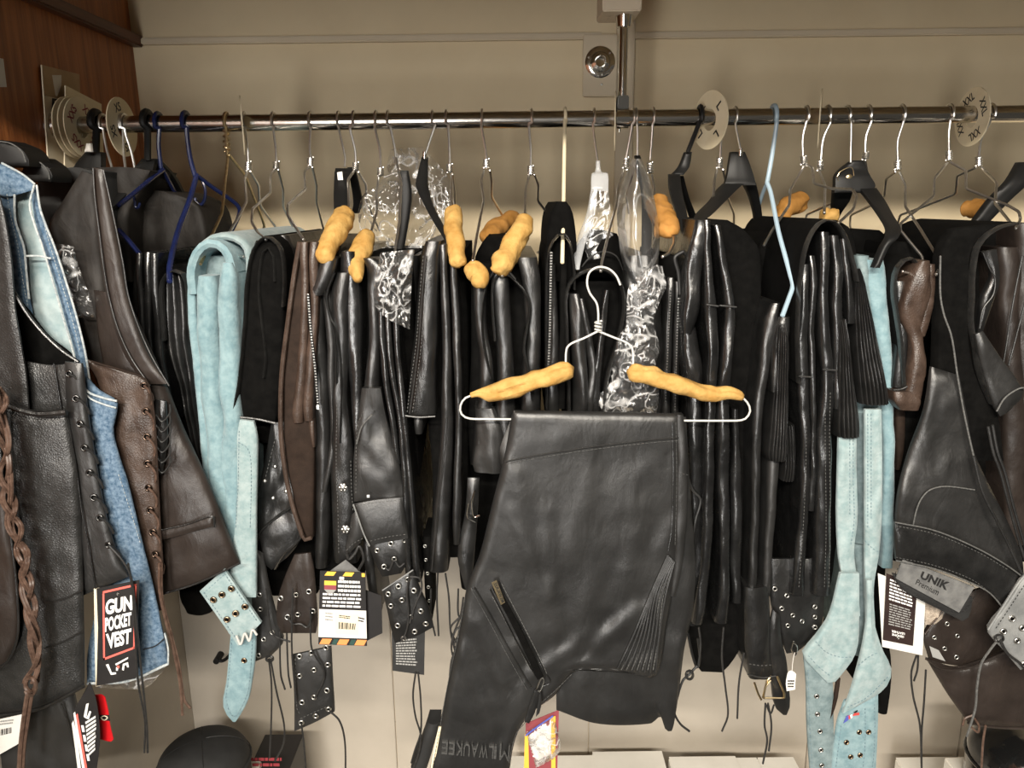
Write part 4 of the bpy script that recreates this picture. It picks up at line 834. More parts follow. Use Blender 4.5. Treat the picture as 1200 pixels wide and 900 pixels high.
o = boxo(t, 'zipper_pull', P(371, 480, -.216), P(374, 474, -.214), 'eyelet_nickel', .0005)
t = garment('leather_chaps', 'black chaps with two round flower conchos above the hazard-striped tag', 'chaps', P(402, 560, -.2), CH)
slab(t, 'fold', [(320, 393, 412), (345, 386, 408), (400, 390, 408), (470, 388, 406), (520, 387, 412), (560, 386, 414), (620, 388, 416), (662, 390, 418)], 'leather_black', -.205, .12, bmax=.01)
for pts in ([(391, 320), (382, 345), (386, 372), (394, 388), (399, 440), (398, 520)], [(378, 330), (384, 365), (392, 395), (394, 450)]): drape(t, 'edge_fold', pts, 3.5, 'leather_edge_glint', -.21, 0)
for x, y in ((402, 571), (405, 620)):
    o = link('concho', STUD, t, P(x, y, -.219)); o.scale = (.0062,) * 3
    for k in range(6): s = link('petal', STUD, o, Vector((math.cos(k * 1.047), -.28, math.sin(k * 1.047)))); s.scale = (.42, .42, .42); s.location = (.75 * math.cos(k * 1.047), -.25, .75 * math.sin(k * 1.047))
stitch(t, [(395, 470), (394, 540), (396, 600), (397, 650)], -.2195); stitch(t, [(411, 540), (412, 575), (414, 600)], -.216)
panel(t, 'turned_flap', [[(412, 604), (420, 596)], [(408, 626), (428, 622)], [(404, 642), (424, 634)], [(406, 652), (412, 646)]], 'leather_soft', -.222, .004, wr=.004)
stitch(t, [(406, 645), (414, 637), (427, 630)], -.2265); cord(t, [(406, 648), (409, 655), (416, 648), (421, 640), (426, 655), (420, 668)], -.224, .0022)
slab(t, 'strap', [(636, 424, 434), (680, 429, 440), (720, 436, 446)], 'leather_black', -.2, -.1)
# hazard-striped tag
t = thing('swing_tag', 'black and white swing tag with orange hazard stripes and a price sticker', 'tag', P(403, 670, -.23), 'swing tags')
card(t, 'folded_corner', [(387, 669), (405, 656), (424, 672), (420, 690)], 'label_silver', -.222)
card(t, 'inner_card', [(424, 690), (447, 698), (448, 742), (428, 752)], 'paper_black', -.221)
Q = [(375, 669), (428, 671), (430, 757), (373, 755)]; card(t, 'front_card', Q, 'paper_black', -.23, .0014); pl = flat(-.2308); pl2 = flat(-.2312); pl3 = flat(-.2316)
prints(t, 'white_area', [sub(Q, .0, .52, 1, .9)], pl, 'paper_white')
prints(t, 'orange_stripe', [[quadmap(Q)(a, .92), quadmap(Q)(a + .2, .92), quadmap(Q)(a + .14, .995), quadmap(Q)(a - .06, .995)] for a in (.08, .44, .8)], pl, 'ink_orange')
prints(t, 'green_stripe', [[quadmap(Q)(a, .92), quadmap(Q)(a + .1, .92), quadmap(Q)(a + .05, .995), quadmap(Q)(a - .05, .995)] for a in (.32, .68)], pl, 'ink_green')
prints(t, 'yellow_stripe', [[quadmap(Q)(a, .005), quadmap(Q)(a + .2, .005), quadmap(Q)(a + .14, .06), quadmap(Q)(a - .06, .06)] for a in (.16, .56)] + [sub(Q, .92, .01, .99, .06)], pl, 'ink_yellow')
prints(t, 'hole', [sub(Q, .43, .07, .53, .11)], pl, 'ink_white')
prints(t, 'shield', [sub(Q, .1, .13, .36, .19)], pl, 'ink_yellow'); prints(t, 'shield', [sub(Q, .1, .19, .36, .25)], pl, 'ink_maroon'); g = quadmap(Q); prints(t, 'shield', [[g(.1, .25), g(.36, .25), g(.3, .29), g(.23, .31), g(.16, .29)]], pl, 'ink_grey')
text_lines(t, sub(Q, .4, .12, .9, .3), pl, 'ink_white', 3, 0, 1, 0, 1, .55, .05); text_lines(t, sub(Q, .07, .3, .9, .51), pl, 'ink_white', 4, 0, 1, 0, 1, .5, .05)
prints(t, 'price_sticker', [[(392, 717), (421, 720), (420, 745), (393, 743)]], pl2, 'paper_cream')
B = [(397, 729), (417, 731), (416, 738), (397, 737)]; prints(t, 'barcode', [sub(B, u, 0, u + w_, 1) for u, w_ in ((0, .06), (.1, .03), (.17, .08), (.29, .03), (.36, .05), (.45, .08), (.58, .03), (.65, .06), (.75, .03), (.82, .07), (.94, .05))], pl3, 'ink_black', 'stuff')
text_lines(t, [(396, 720), (412, 722), (412, 727), (396, 725)], pl3, 'ink_black', 2); text_lines(t, [(381, 716), (391, 717), (391, 731), (381, 730)], pl, 'ink_grey', 3, 0, 1); text_lines(t, [(419, 722), (428, 724), (428, 732), (419, 730)], pl3, 'ink_black', 2)
# chaps with worn pocket flap
t = garment('leather_chaps', 'black chaps with a grey worn flap and two eyelet straps', 'chaps', P(440, 300, -.2), CH)
slab(t, 'back_layer', [(300, 400, 480), (400, 402, 485), (550, 416, 490), (650, 430, 490)], 'suede_black', -.16, .13)
slab(t, 'fold', [(295, 398, 414), (330, 397, 422), (380, 400, 424), (450, 408, 423), (540, 416, 424)], 'leather_shiny', -.2, .13)
slab(t, 'fold', [(303, 424, 440), (316, 428, 456), (340, 429, 444), (400, 431, 445), (470, 423, 444), (500, 417, 450)], 'leather_black', -.205, .13)
o, sf = panel(t, 'broad_fold', [[(424, 455), (446, 455)], [(419, 490), (452, 488)], [(415, 530), (462, 525)], [(414, 560), (470, 556)], [(415, 588), (472, 583)]], 'leather_soft', -.214, .01, wr=.009, wf=22, nu=22)
stitch(t, [(428, 478), (419, 500), (417, 580)], onto(sf)); wire(t, 'seam', [(436, 486), (424, 500), (418, 520)], -.226, -.22, .0012, 'thread_grey')
for rows in ([(366, 442, 449), (430, 446, 454), (500, 457, 464), (545, 462, 469)], [(366, 450, 457), (430, 455, 462), (500, 466, 472), (560, 470, 478), (620, 472, 480), (700, 476, 484)], [(350, 458, 466), (430, 463, 470), (520, 473, 480), (600, 479, 487), (684, 484, 493)]): slab(t, 'thin_fold', rows, 'leather_shiny', -.215, .1, bmax=.006)
_, sf = panel(t, 'worn_flap', [[(414, 591), (440, 586), (472, 583)], [(419, 605), (440, 602), (474, 598)], [(426, 625), (452, 620), (477, 616)], [(433, 640), (450, 636), (478, 631)]], 'leather_soft', -.224, .004, wr=.002, nu=18)
wire(t, 'worn_edge', [(414, 591), (419, 605), (426, 625), (433, 640)], -.227, -.227, .0012, 'leather_grey'); stitch(t, [(417, 593), (440, 589), (471, 586)], onto(sf)); stitch(t, [(434, 634), (455, 629), (477, 626)], onto(sf))
prints(t, 'silver_rivet', [[(430, 580), (433, 580), (433, 583), (430, 583)]], flat(-.2245), 'ink_white')
_, sf = panel(t, 'eyelet_strap', [[(430, 628), (478, 628)], [(434, 645), (478, 645)], [(440, 660), (477, 660)], [(448, 676), (470, 672)]], 'leather_black', -.216, .004, wr=.002)
eyelets(t, [(442, 645), (458, 637), (474, 633), (450, 664), (462, 655)], onto(sf), 3.8)
wire(t, 'lace', [(451, 665), (456, 668), (462, 657), (468, 664), (474, 660)], -.222, -.222, .0015, 'cord_black')
o, sf = panel(t, 'eyelet_patch', [[(448, 692), (484, 668)], [(453, 712), (494, 694)], [(459, 740), (504, 716)], [(463, 754), (486, 746), (508, 735)]], 'leather_black', -.225, .004, wr=.002, nu=16)
eyelets(t, [(455, 696), (467, 687), (478, 679), (458, 710), (471, 703), (485, 692), (466, 733), (481, 723), (493, 716), (499, 731), (486, 740), (473, 748)], onto(sf), 4)
wire(t, 'patch_edge', [(448, 692), (466, 680), (484, 668)], -.227, -.227, .001, 'leather_grey')
cord(t, [(480, 672), (477, 695), (479, 720), (476, 740), (470, 752)], -.231, .0015); cord(t, [(480, 676), (492, 678), (494, 690), (486, 710), (480, 730)], -.231, .0015)
cord(t, [(487, 788), (484, 815), (487, 840), (493, 862), (490, 885), (484, 900)], -.222); cord(t, [(490, 788), (493, 820), (493, 858), (486, 880), (482, 894)], -.22)
lt = panel(t, 'care_label', [[(459, 742), (498, 738)], [(460, 786), (497, 791)]], 'felt_black', -.219, .0012, nu=6, nv=6, edge=0, wr=0)[0]
text_lines(lt, [(464, 750), (489, 748), (489, 782), (464, 780)], flat(-.2205), 'ink_grey', 10, 0, 1, 0, 1, .5)
# plain stitched chaps
t = garment('leather_chaps', 'black chaps with double-stitched short panel under the curved black hanger arm', 'chaps', P(500, 290, -.2), CH)
slab(t, 'back_layer', [(292, 492, 545), (400, 490, 548), (550, 505, 548), (655, 505, 548)], 'suede_black', -.16, .13)
slab(t, 'short_panel', [(283, 498, 516), (300, 493, 515), (340, 489, 513), (400, 484, 512), (450, 478, 510), (488, 474, 510)], 'leather_black', -.212, .12, bmax=.014)
wire(t, 'seam', [(499, 300), (495, 345), (491, 400), (485, 450), (480, 485)], -.2165, -.2165, .0012, 'leather_soft'); stitch(t, [(502, 300), (498, 345), (494, 400), (488, 450), (483, 485)], -.217); stitch(t, [(496, 300), (492, 345), (488, 400), (481, 450), (477, 485)], -.215)
wire(t, 'hem', [(474, 487), (490, 489), (510, 488)], -.215, -.215, .0016, 'leather_soft')
for rows in ([(287, 514, 523), (350, 516, 526), (420, 518, 529), (500, 516, 531), (560, 511, 529), (620, 505, 526), (672, 502, 525)], [(296, 526, 534), (400, 530, 540), (500, 533, 541), (600, 530, 540), (640, 531, 538)]): slab(t, 'long_fold', rows, 'leather_black', -.207, .12)
slab(t, 'flap_under', [(488, 484, 496), (510, 486, 494)], 'leather_soft', -.2, 0)
wire(t, 'edge_seam', [(522, 490), (518, 540), (512, 600), (506, 668)], -.219, -.216, .001, 'leather_soft')
eyelets(t, [(498, 640), (499, 656), (501, 672), (502, 688), (503, 704), (504, 720)], flat(-.2), 2.4)
slab(t, 'side_strap', [(630, 495, 505), (690, 497, 506), (730, 500, 506)], 'suede_black', -.18, -.1)
for pts in ([(513, 672), (512, 700), (514, 745)], [(522, 672), (526, 700), (528, 740), (536, 780), (531, 800)], [(505, 690), (505, 720), (510, 745)]): cord(t, pts, -.2)
# chaps with foam roll
t = garment('leather_chaps', 'black chaps rolled around the hanger with foam at both ends', 'chaps', P(590, 290, -.2), CH)
slab(t, 'rear_roll', [(278, 570, 592), (290, 562, 598), (306, 556, 602), (330, 556, 604)], 'suede_black', -.09, .12)
slab(t, 'back_layer', [(310, 552, 630), (400, 552, 634), (500, 548, 634), (548, 550, 634)], 'suede_black', -.165, .13)
slab(t, 'fold', [(322, 553, 570), (380, 556, 570), (430, 562, 578), (500, 556, 578), (548, 552, 574)], 'leather_black', -.205, .12)
slab(t, 'fold', [(322, 574, 596), (350, 576, 598), (420, 582, 602), (500, 580, 605), (548, 580, 605)], 'leather_black', -.205, .12)
slab(t, 'fold', [(302, 606, 630), (330, 612, 634), (400, 616, 634), (450, 611, 633), (520, 612, 634), (560, 614, 634)], 'leather_black', -.2, .12, bmax=.01)
for pts in ([(575, 445), (566, 400), (565, 365), (570, 335), (580, 318), (592, 316), (604, 328)], [(580, 400), (577, 360), (578, 332), (590, 320), (606, 332), (616, 345), (621, 365), (614, 410), (620, 440), (624, 470)]): drape(t, 'edge_fold', pts, 4.5, 'leather_edge_glint', -.213, .05)
slab(t, 'rear_leg', [(530, 532, 604), (600, 534, 596), (650, 536, 586), (694, 540, 572)], 'suede_black', -.1, .1)
slab(t, 'cuff', [(480, 556, 580), (520, 556, 594), (548, 552, 594), (556, 554, 592)], 'leather_soft', -.212, 0, wr=.005)
o, sf = panel(t, 'buckle_strap', [[(548, 560), (562, 560)], [(545, 600), (560, 600)], [(536, 650), (556, 650)], [(545, 690), (552, 690)]], 'leather_black', -.2, .004)
for pts in ([(556, 575), (553, 590), (556, 606), (562, 604)], [(549, 590), (548, 606), (557, 612)]): wire(t, 'buckle', pts, -.209, -.209, .0014, 'chrome')
for pts in ([(543, 700), (540, 720), (531, 745), (529, 760), (533, 780), (529, 800)], [(540, 722), (528, 736), (534, 752)], [(537, 690), (537, 720), (541, 726)]): cord(t, pts, -.205)
# zip chaps behind cream bar
t = garment('leather_chaps', 'narrow black chaps with a white-toothed zipper behind the cream bar', 'chaps', P(660, 240, -.18), CH)
slab(t, 'rear_roll', [(236, 653, 664), (246, 647, 671), (262, 643, 675), (290, 641, 677), (330, 642, 677)], 'suede_black', -.16, .13)
slab(t, 'fold', [(310, 641, 652), (400, 641, 655), (470, 640, 656), (490, 640, 656)], 'leather_black', -.185, .13)
slab(t, 'fold', [(300, 657, 664), (400, 656, 664), (480, 652, 662)], 'suede_black', -.18, .13)
drape(t, 'edge_fold', [(641, 480), (641, 330), (644, 295), (652, 278), (661, 274), (668, 284), (673, 310), (674, 340)], 4.5, 'leather_edge_glint', -.192, .1)
zipper(t, [(646, 296), (645, 350), (644, 400), (642, 440)], -.2005, .0032)
# black chaps behind front hanger
t = garment('leather_chaps', 'black chaps hanging open like a cave behind the front hook', 'chaps', P(700, 280, -.18), CH)
slab(t, 'rear_roll', [(274, 708, 724), (286, 696, 730), (305, 684, 736), (335, 672, 738), (370, 668, 738)], 'suede_black', -.1, .13)
wire(t, 'roll_seam', [(676, 322), (690, 303), (706, 295), (722, 300), (732, 322)], -.135, -.115, .0012, 'leather_soft')
slab(t, 'inside', [(330, 672, 728), (400, 668, 726), (490, 660, 712)], 'suede_black', -.16, .1)
drape(t, 'outer_fold', [(668, 492), (667, 440), (665, 380), (664, 350), (671, 330), (690, 318), (712, 318), (728, 332), (733, 360), (726, 400), (714, 440), (706, 490)], 6, 'leather_edge_glint', -.195, .1)
slab(t, 'fold', [(345, 667, 680), (380, 668, 684), (440, 672, 690), (492, 670, 688)], 'leather_black', -.193, .1, wr=.004)
slab(t, 'fold', [(350, 678, 686), (400, 686, 696), (440, 690, 700), (492, 684, 696)], 'leather_black', -.187, .1, wr=.004)
slab(t, 'fold', [(340, 708, 714), (380, 704, 712), (440, 696, 706), (492, 692, 704)], 'leather_shiny', -.187, .1, wr=.004)
# bagged garments
t = garment('leather_jacket', 'black garment hanging inside the long clear bag', 'jacket', P(755, 300, -.15), CH)
slab(t, 'body', [(300, 738, 766), (340, 730, 774), (400, 722, 780), (490, 708, 790)], 'leather_black', -.15, .12, wr=.005)
t = plastic('black hanger with a thin bent arm inside the long clear bag', [(745, 128), (747, 150), (747, 182)])
ribbon(t, 'arm', [(744, 750, 182, 0), (746, 757, 200, -.02), (752, 761, 225, -.05), (753, 764, 260, -.1), (752, 762, 320, -.15)], 'plastic_black')
ribbon(t, 'arm', [(741, 747, 187, 0), (734, 741, 210, .01), (727, 732, 232, .02)], 'plastic_black')
t = thing('garment_bag', 'long clear plastic garment bag tapering up to a black hanger', 'plastic bag', P(750, 185, -.15), 'clear bags over garments')
panel(t, 'upper_film', [[(741, 186), (752, 186)], [(733, 205), (760, 205)], [(724, 236), (767, 234)], [(724, 270), (773, 272)], [(730, 310), (772, 312)], [(740, 335), (776, 330)]], 'film_smooth', -.175, .0005, wr=.006, wf=25, nu=20, bow=.03)
panel(t, 'crumpled_peak', [[(770, 310), (776, 312)], [(744, 326), (781, 336)], [(752, 338), (776, 345)]], 'film_crinkled', -.2, .0005, wr=0, crumple=.012, nu=18, nv=12)
panel(t, 'lower_film', [[(738, 332), (781, 337)], [(735, 345), (772, 356)], [(733, 381), (766, 377)], [(724, 396), (773, 407)], [(718, 430), (768, 430)], [(713, 453), (772, 456)], [(702, 464), (772, 470)], [(704, 478), (770, 482)], [(714, 486), (770, 486)]], 'film_crinkled', -.195, .0005, wr=0, crumple=.014, nu=44, nv=64)
t = thing('garment_bag', 'crinkled clear plastic bag bunched between two black plastic hangers', 'plastic bag', P(470, 200, -.15), 'clear bags over garments')
panel(t, 'film', [[(458, 175), (495, 172)], [(454, 190), (508, 186)], [(446, 214), (524, 206)], [(426, 228), (530, 222)], [(420, 250), (532, 246)], [(424, 275), (524, 268)], [(436, 292), (504, 284)], [(444, 308), (490, 304)], [(438, 340), (484, 340)], [(441, 366), (482, 366)], [(458, 378), (480, 386)]], 'film_crinkled', .05, .0005, wr=0, crumple=.016, nu=56, nv=76)
panel(t, 'lower_film', [[(446, 296), (486, 292)], [(442, 315), (484, 312)], [(438, 338), (482, 338)], [(441, 362), (481, 364)], [(458, 376), (480, 386)]], 'film_crinkled', -.23, .0005, wr=0, crumple=.014, nu=34, nv=44)
t = garment('leather_chaps', 'black strap and chaps seen through the crinkled bunched bag', 'chaps', P(470, 290, -.12), CH)
ribbon(t, 'strap', [(468, 478, 200, 0), (468, 482, 225, 0), (468, 480, 250, 0), (466, 476, 275, 0), (460, 472, 300, 0), (456, 470, 335, 0)], 'plastic_black', .02)
slab(t, 'body', [(300, 446, 490), (340, 442, 490), (385, 448, 488)], 'leather_black', -.12, .13, wr=.004)
# front hanger and its chaps
FY = -.237
t = thing('wire_hanger', 'white wire hanger in front with two long yellow foam sleeves, hooked on another hanger', 'hanger', P(701, 320, FY), 'wire hangers on the rod')
wire(t, 'hook', [(727, 334), (722, 323), (713, 315), (701, 313), (691, 319), (688, 331), (691, 343), (699, 355), (701, 366), (701, 380)], FY, FY, .0015, 'wire_white', 60)
for (x, y), sgn in (((701, 377), 1),):
    tube3(t, 'wire_twist', [P(701 + 3.6 * math.cos(a), 376 + a * .62, FY + .0042 * math.sin(a)) for a in np.linspace(0, 22, 60)], .0015, 'wire_white', ns=6)
wire(t, 'shoulder', [(701, 388), (685, 396), (669, 403), (664, 409), (663, 430)], FY, FY, .0015, 'wire_white', 40); wire(t, 'shoulder', [(701, 388), (718, 395), (735, 402), (741, 409), (742, 432)], FY, FY, .0015, 'wire_white', 40)
wire(t, 'bottom_bar', [(664, 430), (610, 450), (556, 463), (546, 466), (540, 474), (540, 484), (548, 490), (570, 491), (700, 492), (860, 493), (873, 491), (879, 482), (876, 472), (866, 464), (800, 448), (742, 432)], FY, FY, .0015, 'wire_white', 120)
foam(t, [(668, 432, 22), (650, 439, 22), (625, 446, 21), (600, 454, 23), (578, 461, 19), (560, 461, 11), (552, 463, 8)], FY, FY)
foam(t, [(739, 436, 22), (760, 440, 21), (785, 447, 20), (810, 456, 20), (835, 462, 18), (855, 461, 16), (870, 466, 10)], FY, FY)
t = garment('leather_chaps', 'black leather chaps displayed flat in front with angled zip pocket and embossed lettering', 'chaps', P(700, 490, FY))
panel(t, 'back_layer', [[(600, 487), (804, 489)], [(585, 540), (808, 560)], [(620, 600), (812, 620)], [(650, 660), (815, 670)], [(652, 720), (811, 720)], [(652, 760), (802, 760)], [(652, 800), (797, 800)], [(652, 832), (700, 848), (762, 848), (774, 840), (780, 855), (787, 857), (793, 830)]], 'leather_front', -.232, .003, wr=.006, wf=12, nu=40)
CRS = [((603, 560), (626, 650), 14, .004), ((640, 600), (652, 740), 10, .0035), ((598, 600), (640, 700), 9, .003), ((700, 758), (745, 715), 9, .006), ((772, 645), (792, 612), 9, .0018), ((728, 565), (768, 545), 14, .0012), ((690, 560), (660, 660), 18, .003), ((560, 730), (590, 800), 10, .005), ((540, 760), (575, 850), 10, .0035), ((600, 760), (612, 830), 10, .004), ((625, 790), (700, 740), 10, .004), ((745, 600), (735, 690), 15, .003), ((700, 640), (680, 740), 14, .003), ((620, 520), (700, 505), 12, .002)]
def crease(x, y):
    d = 0
    for (x0, y0), (x1, y1), w_, a in CRS:
        dx, dy = x1 - x0, y1 - y0; L2 = dx * dx + dy * dy; t_ = max(0, min(1, ((x - x0) * dx + (y - y0) * dy) / L2)); q = (x - x0 - t_ * dx) ** 2 + (y - y0 - t_ * dy) ** 2
        s = (x - x0) * dy - (y - y0) * dx
        d += a * math.exp(-q / (w_ * w_)) - a * .7 * math.exp(-((math.sqrt(q) - 1.6 * w_) / w_) ** 2) * (1 if s > 0 else 0)
    return d
rows = [[(602, 481), (700, 483), (796, 485)], [(599, 490), (700, 492), (798, 494)], [(592, 530), (700, 535), (798, 540)], [(577, 590), (797, 600)], [(562, 650), (793, 660)], [(548, 685), (782, 730)], [(542, 715), (768, 792)], [(536, 745), (735, 789)], [(531, 770), (700, 787)], [(527, 790), (672, 788)], [(522, 815), (650, 815)], [(516, 845), (620, 838)], [(510, 872), (604, 866)], [(502, 910), (596, 910)]]
o, sf = panel(t, 'front_leg', rows, 'leather_front', -.246, .003, nu=70, nv=95, disp=lambda x, y: .62 * crease(x, y) * (.75 + .5 * nz((x * .01, y * .01, 0), 3.1, 5.)), wr=.0022, wf=9, edge=.006, epx=10)
F_ = onto(sf, .0015)
slab(t, 'side_roll', [(487, 793, 802), (540, 794, 806), (600, 793, 806), (660, 790, 800), (700, 786, 793)], 'leather_front', -.247, -.23, bmax=.004)
def line(pts, m='leather_black', r=.0011, name='seam', n=40): return tube3(t, name, [F_(x, y) for x, y in cr(pts, n)], r, m, ns=6)
line([(592, 541), (640, 532), (700, 523), (760, 516), (796, 513)], 'leather_front', .0013); stitch(t, [(593, 544), (640, 535), (700, 526), (760, 519), (796, 516)], F_, 'thread_seam', 5, 3.4, .0007)
line([(788, 495), (789, 560), (787, 620), (783, 645)]); stitch(t, [(792, 495), (793, 560), (791, 640)], F_, 'thread_seam', 5, 3.4, .0006); stitch(t, [(800, 555), (808, 557)], flat(-.2485), 'thread_seam')
# pocket
line([(574, 690), (584, 681), (588, 690), (614, 740), (640, 790), (645, 799), (634, 805)], 'leather_black', .0012, 'pocket_edge'); line([(574, 690), (590, 722), (612, 765), (628, 793)], 'leather_black', .0012, 'pocket_edge')
stitch(t, [(588, 684), (612, 730), (636, 778), (643, 795)], F_, 'thread_grey', 4.5, 3, .0006); stitch(t, [(577, 699), (598, 739), (622, 786)], F_, 'thread_grey', 4.5, 3, .0006)
panel(t, 'zipper_tape', [[(577, 690), (583, 686)], [(600, 733), (606, 729)], [(630, 797), (637, 793)]], 'suede_black', -.2535, .002, nu=5, nv=26, edge=0, wr=0, disp=None)
zp = [(590, 708), (606, 738), (620, 768), (633, 795)]
tube3(t, 'zipper_coil', [F_(x, y) + Vector((0, -.002, 0)) for x, y in cr(zp, 40)], .0013, 'cord_black', ns=6); line([(594, 706), (611, 740), (625, 768), (638, 793)], 'leather_black', .0022, 'welt_roll')
o = panel(t, 'name_plate', [[(576, 683), (582, 680)], [(587, 709), (592, 706)]], 'brass', -.2585, .001, nu=4, nv=4, edge=0, wr=0)[0]
lettering(o, 'MILWAUKEE', [(591.3, 704.5), (582.2, 682), (578.6, 684.2), (587.8, 707)], flat(-.2592), 'ink_black', .01)
p0 = F_(634, 796) + Vector((0, -.005, 0)); tube3(t, 'zipper_pull', [p0 + Vector(v) for v in ((.001, 0, .006), (.004, 0, .004), (.0035, 0, -.003), (-.001, 0, -.016), (-.006, 0, -.02), (-.007, 0, -.016), (-.002, 0, 0), (.001, 0, .006))], .0011, 'eyelet_nickel', 50)
panel(t, 'pull_tab', [[(627, 808), (632, 811)], [(621, 825), (629, 830)], [(615, 846), (620, 848)]], 'leather_black', -.262, .003, nu=6, edge=.001, epx=2); panel(t, 'pull_tab', [[(630, 810), (634, 812)], [(630, 824), (635, 823)], [(628, 840), (632, 836)]], 'leather_front', -.258, .002, nu=6, edge=.001, epx=2)
line([(556, 689), (575, 722), (600, 768), (622, 806)], 'leather_front', .0017); stitch(t, [(552, 689), (574, 729), (598, 774), (618, 809)], F_, 'thread_seam', 5, 3.4, .0007)
stitch(t, [(545, 700), (536, 750), (526, 795), (516, 850), (507, 900)], F_, 'thread_seam', 4.5, 3, .0007); stitch(t, [(670, 790), (652, 808), (632, 826), (616, 846), (604, 862), (596, 895)], F_, 'thread_seam', 4.5, 3, .0007)
for k in range(8):
    f = k / 7; line([(783 + 7 * f, 650 + 8 * f), (765 + 16 * f - 5 * math.sin(f * 3), 690 + 6 * f), (742 + 30 * f, 745 + 3 * f), (724 + 44 * f, 783 + 6 * f)], 'leather_front', .0022, 'pleat', 24)
    if k < 7: stitch(t, [(784 + 7 * f, 654 + 8 * f), (767 + 16 * f - 5 * math.sin(f * 3), 694), (745.5 + 30 * f, 749), (727.5 + 44 * f, 786)], F_, 'thread_grey', 4.2, 2.8, .0008)
o_ = lettering(t, 'M', [(596.5, 891), (585, 889), (586, 870), (598, 872)], F_, 'thread_seam', .0, .02, .003, 'embossed_letter'); 
for k, ch in enumerate('ILWAUKEE'):
    wd = (.05, .1, .17, .135, .13, .13, .12, .12); u0 = sum(wd[:k]); Qm = [(581.5, 888), (516, 882), (517, 867), (582.5, 873)]
    lettering(t, ch, sub(Qm, u0 / .955, 0, (u0 + wd[k] * .84) / .955, 1), F_, 'thread_seam', .012, .02, .003, 'embossed_letter')
o, sf2 = panel(t, 'fabric_edge', [[(514, 852), (517, 852)], [(508, 880), (512, 880)], [(503, 910), (507, 910)]], 'disc_ivory', -.243, .002, nu=4, edge=0, wr=0)
for pts in ([(545, 722), (541, 732), (533, 740), (531, 752), (536, 764), (545, 752)], [(543, 735), (537, 745), (532, 757), (538, 768)], [(534, 760), (529, 775), (527, 792)]): cord(t, pts, -.235, .0016)
slab(t, 'belt_end', [(850, 500, 516), (870, 494, 510), (905, 480, 500)], 'felt_black', -.22, -.18)
# bag of spare parts with orange strips
t = thing('spare_parts_bag', 'small clear zip bag on an orange-striped maroon card below the front chaps', 'bag', P(636, 870, -.2))
panel(t, 'card', [[(616, 848), (655, 832)], [(616, 905), (653, 905)]], 'ink_maroon', -.205, .001, nu=4, nv=4, edge=0, wr=0)
prints(t, 'orange_strip', [[(615, 860), (619, 860), (620, 905), (614, 905)], [(646, 840), (651, 839), (651, 905), (646, 905)]], flat(-.2065), 'ink_yellow')
panel(t, 'bag', [[(617, 858), (648, 840)], [(620, 872), (653, 855)], [(624, 885), (657, 878)], [(628, 900), (648, 890)]], 'film_crinkled', -.215, .0006, wr=.006, wf=60, nu=16, nv=16)
panel(t, 'paper_insert', [[(619, 862), (648, 845)], [(622, 876), (646, 870)], [(630, 896), (644, 888)]], 'paper_white', -.209, .0008, wr=.003, wf=60)
wire(t, 'zip_seal', [(616, 862), (632, 850), (648, 839)], -.217, -.217, .0014, 'ink_blue')
# ---------------------------------------------------------------- garments towards the far end of the rod
t = garment('leather_chaps', 'dark black chaps with zipper edges behind the crumpled bag peak', 'chaps', P(788, 340, -.15), CH)
slab(t, 'back_layer', [(300, 782, 812), (400, 772, 812), (560, 786, 815), (700, 800, 818)], 'suede_black', -.13, .13)
for rows in ([(326, 783, 792), (400, 779, 788), (500, 776, 786), (560, 784, 794)], [(330, 792, 800), (400, 790, 798), (500, 788, 797), (560, 796, 804), (575, 806, 812), (620, 803, 811), (700, 802, 812)]): slab(t, 'fold', rows, 'leather_black', -.16, .12)
zipper(t, [(786, 340), (783, 400), (780, 470)], -.171, .002); zipper(t, [(795, 350), (793, 410), (791, 480)], -.171, .002)
wire(t, 'fold_edge', [(801, 545), (812, 575), (821, 585), (815, 610), (809, 660)], -.2, -.2, .002, 'leather_soft')
t = garment('leather_chaps', 'shiny black chaps in long rounded folds under the contoured hanger', 'chaps', P(850, 260, -.2), CH)
slab(t, 'suede_back', [(258, 824, 856), (272, 820, 878), (300, 820, 895), (400, 826, 892), (560, 832, 886), (700, 826, 880)], 'suede_black', -.155, .14)
slab(t, 'fold', [(258, 816, 827), (300, 806, 826), (340, 802, 822), (370, 800, 820), (392, 802, 812)], 'leather_shiny', -.205, .12, wr=.004)
slab(t, 'fold', [(385, 801, 818), (430, 803, 826), (470, 806, 824), (540, 808, 824), (640, 811, 824), (735, 806, 818)], 'leather_shiny', -.197, .12, wr=.004)
slab(t, 'fold', [(258, 826, 834), (320, 826, 836), (360, 827, 842), (420, 831, 844), (490, 827, 839), (580, 824, 837), (665, 822, 834), (734, 812, 826)], 'leather_shiny', -.213, .12, wr=.003)
slab(t, 'fold', [(264, 838, 846), (320, 846, 856), (356, 850, 862), (420, 846, 860), (490, 841, 856), (600, 843, 856), (665, 844, 856), (732, 838, 854)], 'leather_shiny', -.21, .12, wr=.003)
slab(t, 'fold', [(480, 858, 866), (520, 860, 868), (560, 858, 871), (640, 857, 871), (708, 859, 869)], 'leather_shiny', -.2, .12, wr=.003)
for x0, x1, y in ((836, 850, 357), (851, 863, 358)): wire(t, 'cross_seam', [(x0 - 8, y), (x1 - 8 if x0 < 840 else x1, y + 2)], -.2165, -.2165, .0014, 'leather_soft')
panel(t, 'rounded_flap', [[(806, 690), (876, 692)], [(806, 730), (874, 730)], [(809, 755), (868, 758)], [(814, 776), (856, 778)], [(822, 787), (846, 788)]], 'suede_black', -.15, .012, wr=.003)
for pts in ([(819, 735), (821, 755), (818, 782)], [(848, 735), (846, 770), (850, 805), (853, 838), (846, 857)], [(872, 765), (866, 800), (864, 842)]): cord(t, pts, -.195)
